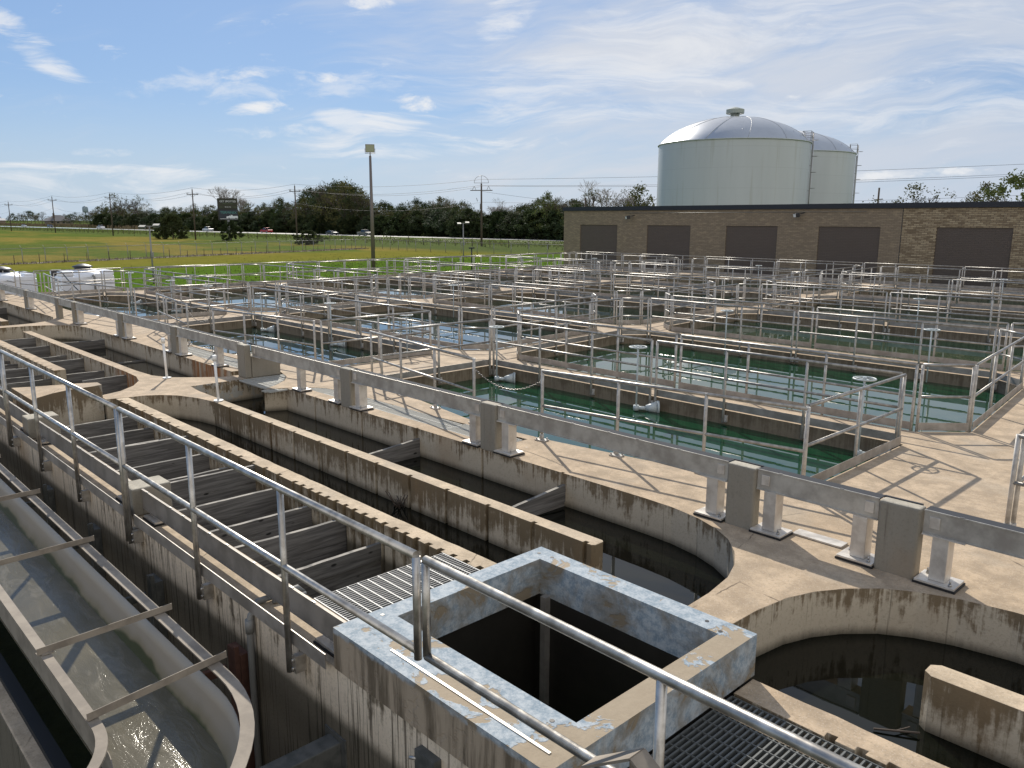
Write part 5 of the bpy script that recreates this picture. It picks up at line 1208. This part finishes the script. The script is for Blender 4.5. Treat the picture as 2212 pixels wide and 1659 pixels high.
def tree_variant(kind, i):
    key = (kind, i)
    if key in TV: return TV[key]
    if kind == 'dark': c = crown_mesh(i * 7 + 1, 60, 40, .016, m_leafd, 1.0 + .15 * (i % 2)); tr, _ = branches(i, 3, .35, .022)
    elif kind == 'olive': c = crown_mesh(i * 5 + 2, 50, 32, .017, m_leafo, 1.05); tr, _ = branches(i, 4, .4, .02)
    elif kind == 'thin': c = crown_mesh(i * 3 + 5, 36, 22, .014, m_leafo, 1.15, low=.30); tr, _ = branches(i, 5, .40, .02)
    elif kind == 'green': c = crown_mesh(i * 3 + 8, 60, 42, .018, m_leafg, 1.0, low=.2); tr, _ = branches(i, 4, .38, .02)
    elif kind == 'bush': c = crown_mesh(i * 3 + 4, 90, 60, .030, m_leafd, 1.35, low=.02); tr, _ = branches(i, 2, .3, .03)
    elif kind == 'bare': c = None; tr, _ = branches(i + 20, 6, .40, .018, .8)
    TV[key] = (c, tr.mesh('trunk', m_barkp if kind == 'bare' else m_bark)); return TV[key]
GT = 'trees of the long tree line beyond the road'
def tree(x, y, h, kind, i, label, group=None, wide=1.0, z=GZ, name='tree', cat='tree'):
    c, tr = tree_variant(kind, i); t = thing(name, label, cat, (x, y, z), (x * 7.3 + y * 3.1) % 6.28, group); t.scale = (h * wide, h * wide, h)
    put('trunk', tr, t)
    if c: put('crown', c, t)
    return t
def ray(px, py):
    return fwd + rt * (px - 1106) / F_PX - up * (py - 829.5) / F_PX
def at_bearing(px, Y, ytop):
    r = ray(px, 480); k = Y / r.y; x = r.x * k; D = math.hypot(x, Y); rr = ray(px, ytop); return x, Y, H + D * rr.z / math.hypot(rr.x, rr.y) - GZ
rr_ = random.Random(21)
prof = [(0, 466), (60, 458), (130, 466), (200, 458), (225, 440), (330, 452), (350, 448), (420, 444), (450, 448), (520, 440), (560, 445), (600, 430), (640, 436), (665, 415), (690, 402), (750, 396), (775, 408), (800, 440), (850, 438), (900, 432), (960, 430), (1010, 438), (1060, 458), (1110, 448), (1150, 440), (1190, 426), (1240, 432), (1300, 450), (1420, 455)]
def ptop(px):
    for (a, ya), (b_, yb) in zip(prof, prof[1:]):
        if a <= px <= b_: return ya + (yb - ya) * (px - a) / (b_ - a)
    return 440
px = 208; k = 0
while px < 1330:
    for layer in range(3):
        Y = 152 + layer * 9 + rr_.uniform(-3, 3); tp = ptop(px) + rr_.uniform(-4, 12) + (14 if layer == 0 else 0)
        if 1050 < px < 1100: tp += 12
        x, y, h = at_bearing(px + rr_.uniform(-6, 6), Y, tp); h = max(h, 4.5)
        kd = rr_.choice(['dark', 'dark', 'dark', 'olive', 'thin' if layer else 'olive']) if px > 560 else rr_.choice(['dark', 'olive', 'olive', 'thin', 'dark']); i = rr_.randrange(4)
        tree(x, y, h, kd, i, {'dark': 'dense dark evergreen tree in the tree line beyond the road', 'olive': 'olive-brown leafy tree in the tree line beyond the road', 'thin': 'thin-crowned tree showing through the tree line beyond the road'}[kd], GT, rr_.uniform(.75, 1.05) * (1.25 if h < 9 else 1)); k += 1
    px += 17 if px > 500 else 13
px = -12
while px < 215:
    Y = 170 + rr_.uniform(-10, 40); x, y, h = at_bearing(px, Y * 1.35, ptop(max(0, px)) + rr_.uniform(-3, 9)); h = max(h, 5)
    tree(x, y, h, rr_.choice(['dark', 'olive', 'thin']), rr_.randrange(4), 'hazy far tree at the left end of the tree line', 'far trees at the left end', 1.3); px += 8
spec = [(252, 150, 421, 'thin', 0, 'tall open-crowned tree, left of the pair behind the third crossarm pole', 1.0), (300, 150, 424, 'thin', 1, 'tall open-crowned tree, right of the pair behind the third crossarm pole', .9),
        (490, 165, 399, 'bare', 1, 'bare pale leafless tree rising behind the billboard', 1.1), (525, 165, 418, 'bare', 2, 'smaller bare tree right of the billboard', .9), (700, 150, 400, 'thin', 2, 'tall half-open tree left of the highest crown', .9), (745, 148, 394, 'olive', 1, 'highest leafy tree of the tree line, left of the tall floodlight', .95),
        (778, 150, 408, 'thin', 3, 'open-crowned tree just left of the tall floodlight pole', .8), (955, 160, 428, 'bare', 3, 'small bare treetop above the evergreens', .8), (1070, 150, 432, 'bare', 4, 'bare pale tree right of the hoop-framed pole', 1.15), (1085, 156, 436, 'bare', 0, 'second bare tree right of the hoop-framed pole', 1.0),
        (1182, 148, 421, 'green', 1, 'light green tree top left of the brick building corner', .8), (1210, 150, 428, 'thin', 1, 'thin pale tree at the brick building corner', .8)]
for px, Y, tp, kd, i, ds, w in spec:
    x, y, h = at_bearing(px, Y, tp); tree(x, y, h, kd, i, ds, None, w)
def tree_dir(dx, dy, D, el, kind, i, ds, w): tree(dx * D / 100, dy * D / 100, H + el * D / 100 - GZ, kind, i, ds, None, w)
tree_dir(-63.9, 76.9, 165, 4.7, 'bare', 5, 'bare spreading tree left of the front storage tank', 1.3); tree_dir(-65.5, 75.6, 160, 3.4, 'thin', 2, 'half-bare bushy tree left of the bare spreading tree, above the roof edge', 1.1)
tree_dir(-62.3, 78.2, 168, 3.6, 'thin', 3, 'half-bare tree between the bare tree and the dark leafy one', 1.0)
tree_dir(-60.9, 79.3, 150, 3.9, 'olive', 3, 'dark leafy tree touching the left side of the front storage tank', .95); tree_dir(-66.9, 74.3, 150, 2.1, 'dark', 1, 'small dark crown at the left end of the black roof edge', .8)
tree_dir(-34.7, 93.7, 150, 3.85, 'thin', 0, 'thin-leaved tree over the brick roof right of the storage tanks', 1.2); tree_dir(-32.6, 94.5, 160, 3.0, 'bare', 2, 'small bare tree right of the thin-leaved tree over the roof', 1.0)
tree_dir(-28.6, 95.8, 150, 3.9, 'olive', 2, 'bushy brownish tree over the roof near the right edge', 1.0); tree_dir(-26.2, 96.5, 130, 4.5, 'green', 2, 'green tree over the roof at the right picture edge', 1.15); tree_dir(-37.0, 92.9, 150, 2.5, 'bare', 3, 'tiny treetop beside the far timber pole', .7)
tree(-198.5, 76.5, 5.6, 'bush', 0, 'big round dark bush beside the thin lamp pole, left of the billboard', None, 1.05, name='bush', cat='bush'); tree(-201.5, 75.2, 4.4, 'bush', 1, 'lower left half of the dark bush pair left of the billboard', None, .9, name='bush', cat='bush')
tree(-176.6, 81.0, 3.9, 'bush', 2, 'dark bush hiding the billboard column', None, 1.1, name='bush', cat='bush')
tree(-137.5, 78, 2.6, 'bush', 1, 'low brown-green scrub clump right of the tall floodlight', None, 1.6, name='bush', cat='bush')
px = 212
while px < 1320:
    x, y, h = at_bearing(px, 148.5 + rr_.uniform(-1.5, 3), 470); tree(x, y, rr_.uniform(5.0, 7.5), 'bush', rr_.randrange(3), 'low dark bush filling the foot of the tree line beyond the road', 'undergrowth bushes under the tree line', rr_.uniform(.95, 1.35), name='bush', cat='bush'); px += 11 if px > 600 else 8

tuft('lawn_tufts', [(-42, 20), (-50, 34), (-60, 30), (-70, 48), (-60, 60), (-80, 55), (-52, 44), (-45, 24)], 8, 9000, .09, m_leafo, 8, 'short uneven tufts of bright green lawn beside the deck', 'grass')

tw = MB(); tw.tube((-1.98, 5.55, -.425), (-1.72, 5.72, -.41), .008, 5); tw.tube((-1.86, 5.63, -.42), (-1.80, 5.75, -.415), .005, 4); tag(tw.build('twig', m_pole), 'brown twig floating against the rounded wall end', 'twig')
tw = MB(); rq = random.Random(5)
for _ in range(14):
    a = Vector((-8.18 + rq.uniform(-.07, .07), 5.79 + rq.uniform(-.05, .04), -.44)); tw.tube(a, a + Vector((rq.uniform(-.16, .16), rq.uniform(-.10, .05), rq.uniform(.05, .22))), .006, 4)
tag(tw.build('debris', m_pole), 'tangle of dead twigs caught at the foot of the ribbed divider wall', 'debris', kind='stuff')
